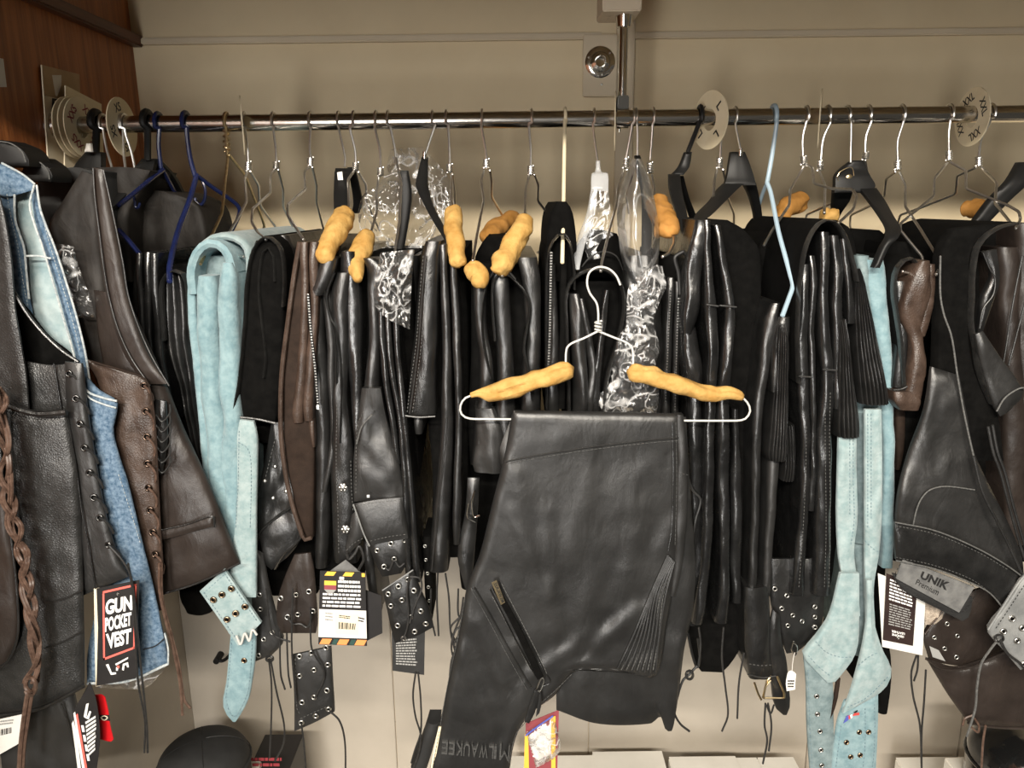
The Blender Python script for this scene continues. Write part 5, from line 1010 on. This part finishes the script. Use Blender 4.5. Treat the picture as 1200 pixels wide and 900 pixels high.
cord(t, [(817, 780), (808, 790), (800, 798), (793, 820), (790, 834), (797, 848), (808, 857)], -.2, .002); tube3(t, 'cord_knot', [P(808 + 4 * math.cos(a), 791 + 5 * math.sin(a), -.202 + .003 * math.sin(2 * a)) for a in np.linspace(0, 8, 24)], .0022, 'cord_black', ns=6)
wire(t, 'strap_loop', [(806, 742), (812, 770), (817, 782), (820, 772), (818, 748)], -.19, -.19, .0022, 'leather_black')
# chaps with ribbed knee
t = garment('leather_chaps', 'black chaps with a flared ribbed cuff and brass buckle below the pale blue hanger', 'chaps', P(910, 370, -.2), CH)
slab(t, 'suede_back', [(272, 905, 932), (290, 892, 944), (360, 890, 945), (480, 882, 945), (600, 880, 945), (700, 876, 940)], 'suede_black', -.05, .14)
slab(t, 'fold', [(356, 906, 918), (375, 898, 914), (440, 889, 902), (500, 882, 894), (580, 882, 892), (660, 879, 889), (700, 877, 887)], 'leather_black', -.2, .12)
slab(t, 'fold', [(372, 914, 928), (385, 909, 928), (400, 906, 926), (460, 905, 911)], 'leather_black', -.205, .12)
slab(t, 'ribbed_cuff', [(380, 914, 924), (400, 909, 927), (450, 908, 927), (500, 904, 927), (535, 901, 928), (542, 903, 926)], 'leather_black', -.21, .05, ridges=7, ramp=.004)
slab(t, 'ribbed_cuff', [(500, 919, 934), (545, 920, 935), (566, 918, 934)], 'leather_black', -.195, .05, ridges=5, ramp=.004)
slab(t, 'fold', [(540, 902, 917), (580, 900, 912), (660, 896, 906), (700, 894, 904)], 'leather_soft', -.195, .1)
slab(t, 'leg', [(690, 874, 905), (740, 874, 905), (772, 876, 907), (798, 880, 910)], 'leather_black', -.205, .0, bmax=.01, wr=.003)
stitch(t, [(878, 778), (892, 780), (906, 779)], -.218); wire(t, 'cuff_seam', [(876, 790), (893, 794), (909, 792)], -.2165, -.2165, .0012, 'leather_soft')
_, sf = panel(t, 'eyelet_belt', [[(903, 655), (964, 655)], [(903, 700), (966, 700)], [(912, 740), (960, 740)], [(922, 766), (934, 764)]], 'leather_black', -.185, .004, wr=.003)
eyelets(t, [(908, 690), (922, 698), (916, 713), (929, 721), (923, 733), (955, 711), (955, 723), (955, 735), (955, 747), (940, 728)], onto(sf), 3.5)
panel(t, 'strap', [[(906, 715), (914, 722)], [(900, 745), (916, 748)], [(902, 780), (922, 776)], [(904, 800), (924, 800)], [(908, 828), (926, 826)], [(918, 838), (922, 838)]], 'leather_black', -.2, .005, wr=.002)
for pts in ([(904, 792), (899, 797), (894, 818), (919, 818), (919, 812), (911, 793)], [(884, 800), (888, 812), (892, 820)]): wire(t, 'buckle', pts, -.212, -.212, .0018, 'brass', 50, False)
wire(t, 'buckle_prong', [(903, 797), (897, 806), (895, 817)], -.214, -.214, .0014, 'brass')
wire(t, 'ring', [(930, 752), (934, 758), (932, 768), (928, 762), (930, 752)], -.2, -.2, .0013, 'chrome')
for pts in ([(897, 824), (896, 850), (899, 868), (894, 895)], [(900, 824), (904, 850), (901, 880)], [(898, 826), (903, 836), (907, 826)]): cord(t, pts, -.21)
t = thing('price_tag', 'tiny white price tag tied by the brass buckle', 'tag', P(927, 790, -.21), 'swing tags')
panel(t, 'paper', [[(923, 789), (926, 786), (930, 787), (933, 790)], [(921, 800), (932, 801)], [(922, 810), (932, 808)]], 'paper_white', -.217, .0008, nu=6, nv=6, edge=0, wr=0); wire(t, 'string', [(931, 765), (929, 776), (928, 788)], -.215, -.217, .0005, 'paper_white'); text_lines(t, [(923, 796), (931, 796), (931, 808), (923, 808)], flat(-.2178), 'ink_black', 3, 0, 1)
# big ribbed chaps
t = garment('leather_chaps', 'glossy black chaps draped in an arch with broad ribbed knee panels', 'chaps', P(970, 260, -.2), CH)
slab(t, 'suede_back', [(258, 955, 985), (268, 944, 1000), (300, 936, 1008), (380, 934, 1012), (500, 934, 1000), (690, 934, 978)], 'suede_black', -.15, .14)
drape(t, 'outer_edge', [(938, 450), (937, 380), (940, 330), (946, 295), (956, 270), (968, 259), (982, 261), (993, 278), (1002, 305), (1007, 330)], 5, 'leather_edge_glint', -.212, .1)
for rows in ([(310, 942, 951), (380, 938, 949), (445, 937, 950), (520, 940, 952), (600, 938, 949), (660, 932, 946), (700, 928, 944)], [(272, 962, 974), (340, 960, 972), (400, 961, 976), (440, 965, 980), (520, 958, 977), (600, 957, 977), (700, 954, 976)], [(276, 974, 985), (312, 978, 990), (360, 976, 989), (430, 978, 989), (480, 979, 988)], [(280, 986, 994), (330, 991, 1000), (380, 995, 1006)], [(300, 950, 958), (400, 949, 956), (500, 951, 957), (600, 949, 956)]): slab(t, 'fold', rows, 'leather_shiny', -.205, .12, wr=.003)
slab(t, 'ribbed_panel', [(375, 984, 995), (420, 984, 1000), (460, 983, 1006), (500, 983, 1013), (515, 985, 1014)], 'leather_black', -.212, .05, ridges=6, ramp=.0045)
slab(t, 'ribbed_panel', [(315, 1003, 1010), (345, 1004, 1020), (380, 1004, 1029), (420, 1006, 1038), (455, 1009, 1045), (476, 1012, 1049)], 'leather_black', -.208, .05, ridges=8, ramp=.0045)
stitch(t, [(945, 500), (944, 560), (941, 620), (936, 690)], -.2185); stitch(t, [(967, 460), (967, 520), (968, 620), (966, 690)], -.219); stitch(t, [(973, 460), (972, 520), (973, 620), (971, 690)], -.2185)
wire(t, 'cross_seam', [(936, 441), (951, 442)], -.216, -.216, .0012, 'leather_soft'); wire(t, 'cross_seam', [(964, 433), (981, 434)], -.216, -.216, .0012, 'leather_soft')
# light blue chaps on that side
t = garment('suede_chaps', 'pale blue suede chaps with doubled cuffs beside the ribbed black chaps', 'chaps', P(1025, 310, -.18), CH)
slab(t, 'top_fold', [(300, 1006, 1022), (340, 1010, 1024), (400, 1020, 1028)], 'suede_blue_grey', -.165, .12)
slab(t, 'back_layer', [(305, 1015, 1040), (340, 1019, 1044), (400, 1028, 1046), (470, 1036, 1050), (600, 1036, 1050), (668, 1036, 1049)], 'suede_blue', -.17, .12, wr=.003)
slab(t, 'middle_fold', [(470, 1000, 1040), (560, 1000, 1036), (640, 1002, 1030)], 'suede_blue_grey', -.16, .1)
_, sf = panel(t, 'fold', [[(983, 512), (1004, 512)], [(982, 560), (1004, 560)], [(981, 600), (1005, 610)], [(983, 650), (1001, 645)], [(988, 690), (1006, 690)], [(980, 720), (1008, 722)]], 'suede_blue_pale', -.2, .006, wr=.006, wf=36)
stitch(t, [(1000, 515), (1000, 560), (1001, 610), (997, 640)], onto(sf), 'thread_blue'); stitch(t, [(996, 515), (996, 560), (996, 605)], onto(sf), 'thread_blue')
_, sf = panel(t, 'fold', [[(1014, 480), (1033, 480)], [(1014, 560), (1034, 560)], [(1014, 610), (1033, 615)], [(1014, 650), (1030, 650)], [(1014, 690), (1024, 690)], [(1016, 740), (1026, 738)]], 'suede_blue_pale', -.2, .006, wr=.006, wf=36)
stitch(t, [(1017, 485), (1017, 560), (1017, 620)], onto(sf), 'thread_blue'); stitch(t, [(1021, 485), (1021, 560), (1021, 610)], onto(sf), 'thread_blue'); stitch(t, [(1014, 634), (1022, 642), (1031, 648)], onto(sf), 'thread_blue')
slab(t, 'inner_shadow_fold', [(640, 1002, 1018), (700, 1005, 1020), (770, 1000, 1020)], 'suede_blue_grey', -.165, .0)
_, sf = panel(t, 'turned_cuff', [[(985, 672), (1007, 672)], [(972, 722), (1007, 726)], [(955, 748), (1006, 752)], [(941, 767), (1001, 770)], [(957, 787), (990, 786)], [(970, 800), (979, 799)]], 'suede_blue_pale', -.212, .006, wr=.006, wf=32, nu=24)
stitch(t, [(956, 752), (968, 764), (984, 770), (1000, 770)], onto(sf), 'thread_blue'); stitch(t, [(947, 768), (960, 782), (974, 793)], onto(sf), 'thread_blue')
_, sf = panel(t, 'turned_cuff', [[(1016, 680), (1022, 680)], [(1016, 725), (1024, 725)], [(1012, 755), (1033, 758)], [(1004, 788), (1045, 786)], [(997, 812), (1036, 808)], [(988, 836), (1004, 828)]], 'suede_blue_pale', -.213, .006, wr=.006, wf=32, nu=22)
stitch(t, [(1006, 780), (1018, 770), (1030, 764)], onto(sf), 'thread_blue'); stitch(t, [(993, 829), (1015, 818), (1042, 792)], onto(sf), 'thread_blue')
_, sf = panel(t, 'strap', [[(942, 768), (972, 775)], [(945, 800), (976, 800)], [(946, 850), (977, 850)], [(950, 910), (979, 910)]], 'suede_blue_grey', -.205, .005, wr=.003)
eyelets(t, [(957, 816), (958, 837), (961, 857), (962, 879), (963, 897)], onto(sf), 3.6); stitch(t, [(947, 785), (949, 850), (952, 905)], onto(sf), 'thread_blue')
_, sf = panel(t, 'belt', [[(990, 822), (1029, 806)], [(982, 845), (1029, 840)], [(978, 870), (1028, 870)], [(973, 910), (1026, 910)]], 'suede_blue', -.206, .005, wr=.002)
stitch(t, [(1014, 830), (1014, 870), (1011, 905)], onto(sf), 'thread_blue'); stitch(t, [(1025, 825), (1025, 870), (1022, 905)], onto(sf), 'thread_blue'); stitch(t, [(986, 850), (982, 880), (979, 905)], onto(sf), 'thread_blue')
eyelets(t, [(1007, 858), (992, 870), (1008, 885), (997, 887), (1018, 858)], onto(sf), 3.8, EY_B)
for m, q in (('ink_blue', [(988, 848), (992, 839), (995, 838), (994, 844)]), ('ink_red', [(993.5, 839), (996, 838), (997, 842), (995, 843)]), ('ink_white', [(996, 838), (999, 837), (999, 841), (997, 842)]), ('ink_red', [(999, 839), (1001, 836), (1007, 835), (1007, 838)]), ('ink_black', [(1000, 835), (1005, 832), (1005, 834), (1002, 836)])): prints(t, 'embroidery', [q], onto(sf, .002), m)
panel(t, 'frayed_lace', [[(981, 795), (985, 795)], [(976, 825), (981, 822)], [(968, 856), (971, 850)]], 'leather_brown_suede', -.207, .004, nu=5, wr=.003)
t = garment('leather_chaps', 'narrow black leg edge hanging beside the pale blue cuffs', 'chaps', P(1035, 700, -.15), CH)
slab(t, 'leg', [(640, 1022, 1040), (720, 1026, 1040), (780, 1036, 1046), (838, 1030, 1042)], 'suede_black', -.15, .1)
# black roll and brown chaps
t = garment('leather_chaps', 'black suede roll folded over the wide-shouldered wire hanger', 'chaps', P(1040, 280, -.1), CH)
slab(t, 'rear_roll', [(270, 1000, 1036), (280, 998, 1046), (300, 1004, 1060), (330, 1010, 1066)], 'suede_black', -.04, .14)
slab(t, 'front_roll', [(284, 1042, 1068), (296, 1040, 1082), (320, 1044, 1088), (345, 1046, 1088)], 'suede_black', -.12, .12)
drape(t, 'edge_fold', [(1062, 458), (1058, 400), (1054, 370), (1050, 345), (1052, 320), (1062, 306), (1074, 304), (1082, 318)], 5, 'leather_edge_glint', -.19, .1)
slab(t, 'fold', [(330, 1050, 1066), (380, 1054, 1068), (455, 1048, 1064)], 'leather_black', -.18, .12); wire(t, 'hem', [(1047, 457), (1056, 456), (1063, 453)], -.191, -.191, .0015, 'leather_soft')
slab(t, 'lower_layer', [(450, 1048, 1090), (560, 1048, 1090), (660, 1050, 1070)], 'suede_black', -.14, .12)
t = garment('leather_chaps', 'brown pebbled leather chaps with a rolled cuff near the big black jacket', 'chaps', P(1080, 310, -.18), CH)
slab(t, 'leg', [(306, 1080, 1094), (330, 1066, 1096), (370, 1060, 1092), (398, 1070, 1086), (430, 1068, 1087), (460, 1064, 1084), (476, 1060, 1082)], 'leather_brown', -.195, .12, wr=.005)
slab(t, 'fold', [(310, 1088, 1099), (350, 1084, 1097), (395, 1078, 1088)], 'leather_brown', -.19, .1)
slab(t, 'rolled_cuff', [(460, 1050, 1078), (470, 1050, 1082), (482, 1058, 1080)], 'leather_brown', -.2, 0, bmax=.008)
slab(t, 'inner_edge', [(480, 1052, 1064), (520, 1052, 1062), (552, 1052, 1056)], 'leather_brown_suede', -.15, .1)
# big black chaps
t = garment('leather_chaps', 'large black leather chaps with a wide stitched waistband at the rod end', 'chaps', P(1130, 270, -.2), CH)
slab(t, 'top_roll', [(266, 1120, 1196), (276, 1102, 1200), (300, 1098, 1200), (340, 1096, 1200)], 'suede_black', -.06, .14)
_, sf = panel(t, 'suede_face', [[(1118, 268), (1180, 262)], [(1104, 290), (1150, 282)], [(1101, 320), (1143, 320)], [(1100, 380), (1142, 380)], [(1098, 440), (1150, 440)], [(1094, 490), (1168, 480)], [(1090, 540), (1176, 540)]], 'suede_black', -.2, .02, wr=.004, nu=18)
_, sf = panel(t, 'leg', [[(1092, 430), (1124, 440)], [(1084, 480), (1134, 490)], [(1066, 530), (1142, 530)], [(1054, 575), (1160, 570)], [(1050, 615), (1184, 618)], [(1052, 640), (1198, 655)], [(1052, 655), (1200, 690)]], 'leather_soft', -.215, .006, wr=.007, wf=14, nu=26)
wire(t, 'front_edge', [(1102, 300), (1102, 345), (1106, 368), (1115, 394), (1122, 440), (1131, 490), (1141, 535), (1150, 575)], -.224, -.23, .0013, 'thread_grey')
drape(t, 'collar_edge', [(1196, 262), (1178, 266), (1160, 276), (1148, 292), (1143, 330), (1142, 380), (1146, 405), (1152, 440), (1166, 475)], 5, 'leather_edge_glint', -.215, .05)
panel(t, 'turned_edge', [[(1143, 392), (1152, 388)], [(1148, 420), (1172, 418)], [(1156, 450), (1192, 445)], [(1166, 478), (1200, 462)], [(1172, 488), (1180, 484)]], 'leather_soft', -.22, .006, wr=.004); wire(t, 'cuff_edge', [(1168, 482), (1178, 466), (1195, 455), (1205, 455)], -.228, -.228, .0012, 'thread_grey')
panel(t, 'inner_fold', [[(1150, 295), (1168, 292)], [(1162, 320), (1172, 330)], [(1150, 350), (1166, 348)], [(1146, 390), (1152, 388)]], 'leather_black', -.205, .006, wr=.006); wire(t, 'inner_seam', [(1152, 296), (1160, 315), (1166, 326), (1164, 345), (1152, 362), (1148, 385)], -.213, -.213, .0012, 'leather_soft')
wire(t, 'yoke_seam', [(1070, 616), (1074, 598), (1080, 584), (1090, 574), (1108, 570), (1142, 574)], -.2235, -.2225, .0011, 'thread_grey')
for pts in ([(1158, 500), (1164, 530), (1172, 552), (1182, 590), (1196, 640), (1210, 680)], [(1163, 498), (1169, 530), (1177, 552), (1188, 595), (1204, 650)], [(1141, 535), (1151, 575), (1168, 610), (1185, 645), (1205, 690)]): wire(t, 'long_strap', pts, -.232, -.236, .0022, 'leather_soft')
_, sf = panel(t, 'waistband', [[(1049, 612), (1096, 622), (1146, 643), (1182, 664), (1206, 682)], [(1049, 634), (1096, 644), (1144, 664), (1172, 682), (1196, 704)], [(1050, 656), (1096, 666), (1142, 684), (1160, 694), (1176, 712)]], 'leather_black', -.236, .005, wr=.003, nu=28)
stitch(t, [(1050, 616), (1096, 626), (1146, 647), (1182, 668)], onto(sf)); stitch(t, [(1050, 653), (1096, 663), (1142, 681), (1172, 706)], onto(sf)); wire(t, 'waistband_edge', [(1049, 612), (1096, 622), (1146, 643), (1182, 664), (1206, 682)], -.239, -.239, .0011, 'thread_grey'); wire(t, 'waistband_edge', [(1050, 657), (1096, 667), (1142, 685), (1160, 695), (1176, 713)], -.239, -.239, .0011, 'thread_grey')
Q = [(1058, 655), (1142, 688), (1124, 718), (1050, 678)]
o = panel(t, 'woven_label', [[Q[0], Q[1]], [Q[3], Q[2]]], 'label_silver', -.231, .002, nu=8, nv=6, edge=0, wr=0, lin=True)[0]
lettering(o, 'UNIK', sub(Q, .3, .18, .7, .5), flat(-.232), 'ink_black', .04); lettering(o, 'Premium', sub(Q, .28, .58, .62, .82), flat(-.232), 'ink_black', .0); stitch(o, [Q[0], Q[1], Q[2], Q[3], Q[0]], flat(-.232), 'thread_black')
panel(t, 'label_backing', [[(1046, 672), (1140, 700)], [(1056, 690), (1136, 722)], [(1080, 704), (1128, 728)]], 'felt_black', -.226, .004, wr=0)
t = garment('leather_chaps', 'very dark brown chaps at the far edge behind the big black ones', 'chaps', P(1190, 300, -.1), CH)
for rows in ([(290, 1172, 1200), (400, 1178, 1200), (500, 1180, 1210), (640, 1182, 1215)], [(262, 1196, 1240), (400, 1196, 1240), (640, 1196, 1240)]): slab(t, 'fold', rows, 'leather_choco', -.12, .14, wr=.003)
for pts in ([(1198, 300), (1188, 350), (1180, 400), (1176, 425)], [(1205, 340), (1192, 390), (1182, 428)]): wire(t, 'seam', pts, -.14, -.14, .0014, 'leather_soft')
slab(t, 'back_layer', [(300, 1090, 1240), (660, 1080, 1240)], 'suede_black', -.06, .14)
# text tag
t = thing('swing_tag', 'dark brown swing tag with upside-down white print on a white card', 'tag', P(1056, 690, -.21), 'swing tags')
card(t, 'back_card', [(1029, 672), (1085, 694), (1081, 768), (1034, 758)], 'paper_white', -.206); Q = [(1039, 672), (1075, 686), (1070, 757), (1035, 750)]; card(t, 'front_card', Q, 'paper_brown', -.21, .001); pl = flat(-.211)
text_lines(t, Q, pl, 'ink_white', 7, .12, .95, .06, .4, .5); text_lines(t, Q, pl, 'ink_grey', 9, .15, .92, .43, .77, .45)
lettering(t, 'GENUINE', sub(Q, .28, .87, .68, .905), pl, 'ink_white', .03, flip=True); lettering(t, 'LEATHER', sub(Q, .26, .82, .7, .855), pl, 'ink_white', .03, flip=True); eyelets(t, [(1052.5, 747.5)], pl, 2.2)
for pts in ([(1074, 768), (1068, 788), (1070, 815), (1078, 850), (1080, 900)], [(1076, 768), (1075, 785), (1071, 798)], [(1085, 785), (1083, 820), (1080, 860), (1080, 900)]): cord(t, pts, -.2)
t = garment('fleece_lining', 'patch of beige fleece lining showing behind the silver woven label', 'fleece', P(1095, 705, -.18))
panel(t, 'fleece', [[(1082, 700), (1110, 705)], [(1084, 718), (1106, 722)], [(1084, 732), (1098, 732)]], 'fur_beige', -.19, .01, wr=.006, wf=60)
# brown lower right
t = garment('leather_chaps', 'brown-black leather chaps leg sweeping down below the grey eyelet belt', 'chaps', P(1150, 800, -.2), CH)
_, sf = panel(t, 'leg', [[(1086, 772), (1120, 783), (1160, 772), (1205, 750)], [(1098, 792), (1205, 785)], [(1112, 815), (1205, 815)], [(1124, 832), (1205, 838)], [(1134, 846), (1165, 851), (1206, 853)]], 'leather_choco', -.205, .006, wr=.006, wf=12, nu=26)
wire(t, 'edge', [(1085, 772), (1105, 784), (1135, 783), (1165, 770), (1205, 750)], -.209, -.209, .0018, 'leather_choco'); wire(t, 'hem', [(1134, 847), (1165, 852), (1206, 854)], -.208, -.208, .0022, 'leather_choco')
_, sf = panel(t, 'eyelet_belt', [[(1108, 712), (1150, 690), (1206, 690)], [(1084, 742), (1140, 738), (1200, 740)], [(1090, 775), (1130, 780), (1170, 768)]], 'leather_choco', -.188, .005, wr=.003)
wire(t, 'belt_edge', [(1108, 712), (1096, 727), (1084, 743)], -.191, -.191, .0014, 'leather_brown')
eyelets(t, [(1110, 731), (1122, 745), (1095, 747), (1107, 760), (1121, 770)], onto(sf), 3.4); prints(t, 'striped_label', [[(1089, 757), (1100, 762), (1108, 775), (1093, 770)]], flat(-.1895), 'ink_grey')
for pts in ([(1140, 838), (1131, 842), (1128, 850)], [(1136, 850), (1146, 858), (1147, 850), (1142, 842)], [(1155, 850), (1152, 870), (1150, 905)]): cord(t, pts, -.212, .0018, 'cord_brown')
t = garment('leather_belt', 'grey leather belt end with nickel eyelets and a knotted lace', 'belt', P(1185, 730, -.22))
_, sf = panel(t, 'belt', [[(1196, 680), (1215, 660)], [(1176, 712), (1216, 710)], [(1158, 738), (1216, 745)], [(1178, 764), (1216, 770)], [(1196, 785), (1205, 782)]], 'leather_grey', -.245, .005, wr=.003)
wire(t, 'edge', [(1212, 664), (1196, 680), (1176, 710), (1158, 738)], -.249, -.249, .0017, 'leather_grey'); stitch(t, [(1203, 682), (1182, 714), (1166, 738)], onto(sf), 'thread_black')
eyelets(t, [(1186, 725), (1176, 740), (1192, 751), (1198, 736), (1200, 778)], onto(sf), 4.6)
cord(t, [(1171, 748), (1160, 762), (1150, 778), (1145, 805), (1143, 830), (1133, 863)], -.25, .0018, 'thread_grey'); cord(t, [(1172, 750), (1180, 765), (1196, 778), (1205, 790)], -.25, .0022, 'cord_black'); tube3(t, 'lace_knot', [P(1171 + 5 * math.cos(a), 748 + 4 * math.sin(a), -.25 + .003 * math.sin(2 * a)) for a in np.linspace(0, 8, 24)], .0018, 'cord_black', ns=6)
# ---------------------------------------------------------------- lower left and shelf
t = garment('leather_garment', 'charcoal leather hem hanging below the black pocket vest', 'garment', P(50, 850, -.25))
panel(t, 'panel', [[(-40, 800), (84, 800)], [(-40, 850), (92, 840)], [(-40, 910), (112, 910)]], 'leather_soft', -.3, .004, wr=.006, wf=12); wire(t, 'seam', [(72, 825), (80, 850), (86, 875)], -.308, -.308, .0013, 'leather_black')
t = thing('price_tag', 'white barcode price tag under the braided lace', 'tag', P(15, 860, -.3), 'swing tags')
Q = [(-14, 846), (32, 836), (28, 868), (-14, 892)]; card(t, 'paper', Q, 'paper_white', -.33); pl = flat(-.3308)
text_lines(t, [(0, 844), (16, 842), (16, 850), (0, 852)], pl, 'ink_grey', 2, 0, 1); B = [(-4, 856), (14, 852), (14, 859), (-4, 863)]; prints(t, 'barcode', [sub(B, u, 0, u + .05, 1) for u in (0, .1, .17, .3, .38, .5, .6, .68, .8, .9)], pl, 'ink_black', 'stuff')
t = thing('swing_tag', 'curled black and red swing tag with white text seen nearly edge-on', 'tag', P(105, 850, -.29), 'swing tags')
panel(t, 'back_card', [[(84, 848), (98, 822)], [(88, 878), (108, 870)], [(92, 910), (112, 910)]], 'paper_white', -.313, .001, nu=6, edge=0, wr=0)
panel(t, 'front_card', [[(102, 806), (105, 800), (112, 818)], [(86, 836), (100, 832), (115, 836)], [(90, 860), (102, 862), (117, 868)], [(96, 910), (104, 910), (112, 910)]], 'paper_black', -.318, .001, nu=10, edge=0, wr=0); pl = flat(-.3192)
prints(t, 'red_edge', [[(89, 838), (91, 836), (103, 905), (100, 905)]], pl, 'ink_coral'); prints(t, 'white_line', [[(86, 836), (88, 834), (100, 905), (97, 905)]], pl, 'ink_white')
prints(t, 'headline', [[(98, 840), (101, 825), (104, 824), (101, 842)], [(101, 842), (105, 833), (107, 834), (104, 843)]], pl, 'ink_white'); text_lines(t, [(100, 846), (113, 838), (112, 880), (104, 888)], pl, 'ink_white', 9, 0, 1, 0, 1, .6); text_lines(t, [(95, 850), (98, 850), (106, 895), (103, 895)], pl, 'ink_white', 4, 0, 1, 0, 1, .7, .1, 'text_lines', False)
t = thing('hang_tag', 'glossy red hang tag with a black band peeking from behind black tags', 'tag', P(120, 840, -.27), 'swing tags')
panel(t, 'card', [[(108, 815), (118, 814), (123, 817)], [(112, 835), (127, 834)], [(114, 850), (129, 850)], [(116, 866), (130, 869), (133, 866)]], 'tag_red', -.3, .0012, nu=10, nv=10, edge=0, wr=0)
prints(t, 'black_band', [[(112, 838), (128, 838), (129, 845), (113, 843)]], flat(-.3012), 'ink_black'); wire(t, 'oval_emblem', [(118, 841), (122, 839), (126, 841), (122, 844), (118, 841)], -.3018, -.3018, .0007, 'paper_cream')
# on the shelf
def carton(label, lo, hi, ztop, flaps=()):
    zt = ztop; a, b = P(lo[0], lo[1], lo[2]), P(hi[0], hi[1], hi[2]); t = thing('carton', label, 'box', Vector(((a.x + b.x) / 2, (lo[2] + hi[2]) / 2, zs)), 'white cartons on the shelf')
    boxo(t, 'body', (a.x, lo[2], zs), (b.x, hi[2], zt), 'carton_white', .002)
    n = max(1, len(flaps)); 
    for f0, f1 in flaps: boxo(t, 'lid_flap', (a.x + (b.x - a.x) * f0 + .001, lo[2] - .001, zt + .0003), (a.x + (b.x - a.x) * f1 - .001, hi[2] + .001, zt + .0022), 'carton_white', .0006)
def zt(y, Y): return P(700, y, Y).z
carton('white carton behind the orange-striped card on the shelf', (596, 886, .02), (705, 886, .22), zt(886, .22), ((0, 1),))
carton('white carton with a torn seam beneath the hanging front chaps', (707, 883, .03), (776, 883, .23), zt(882, .23), ((0, 1),))
carton('white carton with raised lid flap beneath the shiny folds', (806, 890, .03), (862, 890, .2), zt(889, .2), ((0, 1),))
carton('white carton under the brass buckle', (863, 892, .03), (930, 892, .2), zt(891, .2), ((0, .55), (.55, 1)))
carton('small white carton beside the glossy black helmet', (1104, 895, .05), (1150, 895, .22), zt(893, .22), ((0, 1),))
def dome(name, label, cat, x, y, Y, rpx, hpx, m, brim=True):
    r = rpx * px(Y); c = P(x, y, Y); t = thing(name, label, cat, Vector((c.x, c.y, c.z - hpx * px(Y) * 1.15 - .06))); h = hpx * px(Y); zb = c.z - h * 1.15 - .06; zt_ = c.z
    prof = [(0, 0)] + [(r * math.sin(a), -h * (1 - math.cos(a)) * 1.0) for a in np.linspace(.15, 1.45, 9)] + [(r, -h * 1.15), (r * .99, zb - zt_)]
    cb = thing('carton', 'plain carton holding up the ' + label, 'box', Vector((c.x, c.y, zs)), 'white cartons on the shelf'); boxo(cb, 'body', (c.x - r * .95, c.y - r * .95, zs), (c.x + r * .95, c.y + r * .95, zb), 'carton_white', .002)
    lathe(t, 'crown', prof, m, (c.x, c.y, zt_), 'Z', 48)
    ang = np.linspace(-math.pi, 0, 30); wire_pts = [Vector((c.x + r * 1.01 * math.cos(a), c.y + r * 1.01 * math.sin(a), zt_ - h * 1.05)) for a in np.linspace(0, 2 * math.pi, 60)]
    tube3(t, 'rim_band', wire_pts, .003, m); return t
t = dome('riding_cap', 'matte black rounded cap on the shelf below the strap end', 'cap', 236, 866, .02, 58, 34, 'felt_black')
for k in range(4):
    a = k * math.pi / 2 + .4; tube3(t, 'crown_seam', [Vector((P(236, 866, .02).x + 58 * px(.02) * math.sin(s) * math.cos(a), .02 + 58 * px(.02) * math.sin(s) * math.sin(a), P(236, 866, .02).z - 34 * px(.02) * (1 - math.cos(s)) + .0005)) for s in np.linspace(.1, 1.45, 12)], .0008, 'thread_black', ns=5)
t = dome('helmet', 'glossy black helmet in the lower corner under the brown chaps', 'helmet', 1212, 851, -.05, 72, 52, 'gloss_black')
t = thing('black_box', 'flat black box with red print on the shelf by the matte cap', 'box', P(310, 890, .1)); a, b = P(288, 886, .08), P(335, 886, .08)
boxo(t, 'body', (a.x, .08, zs), (b.x, .2, P(310, 873, .17).z), 'paper_black', .002); zz = P(310, 886, .08).z
text_lines(t, [(292, 888), (332, 888), (332, 901), (292, 901)], flat(.0788), 'ink_darkred', 2, 0, 1, 0, 1); boxo(t, 'lid', (a.x - .001, .079, P(310, 873, .17).z), (b.x + .001, .201, P(310, 873, .17).z + .003), 'paper_black', .001)
t = thing('wall_hook', 'small black hook screwed to the lower wall behind the light blue strap', 'hook', P(262, 770, .3)); s0 = .29
wire(t, 'hook', [(254, 774), (262, 774), (272, 764), (276, 750)], s0, s0, .004, 'plastic_black'); lathe(t, 'base', [(0, -.006), (.007, -.005), (.008, .03)], 'plastic_black', P(254, 774, s0))
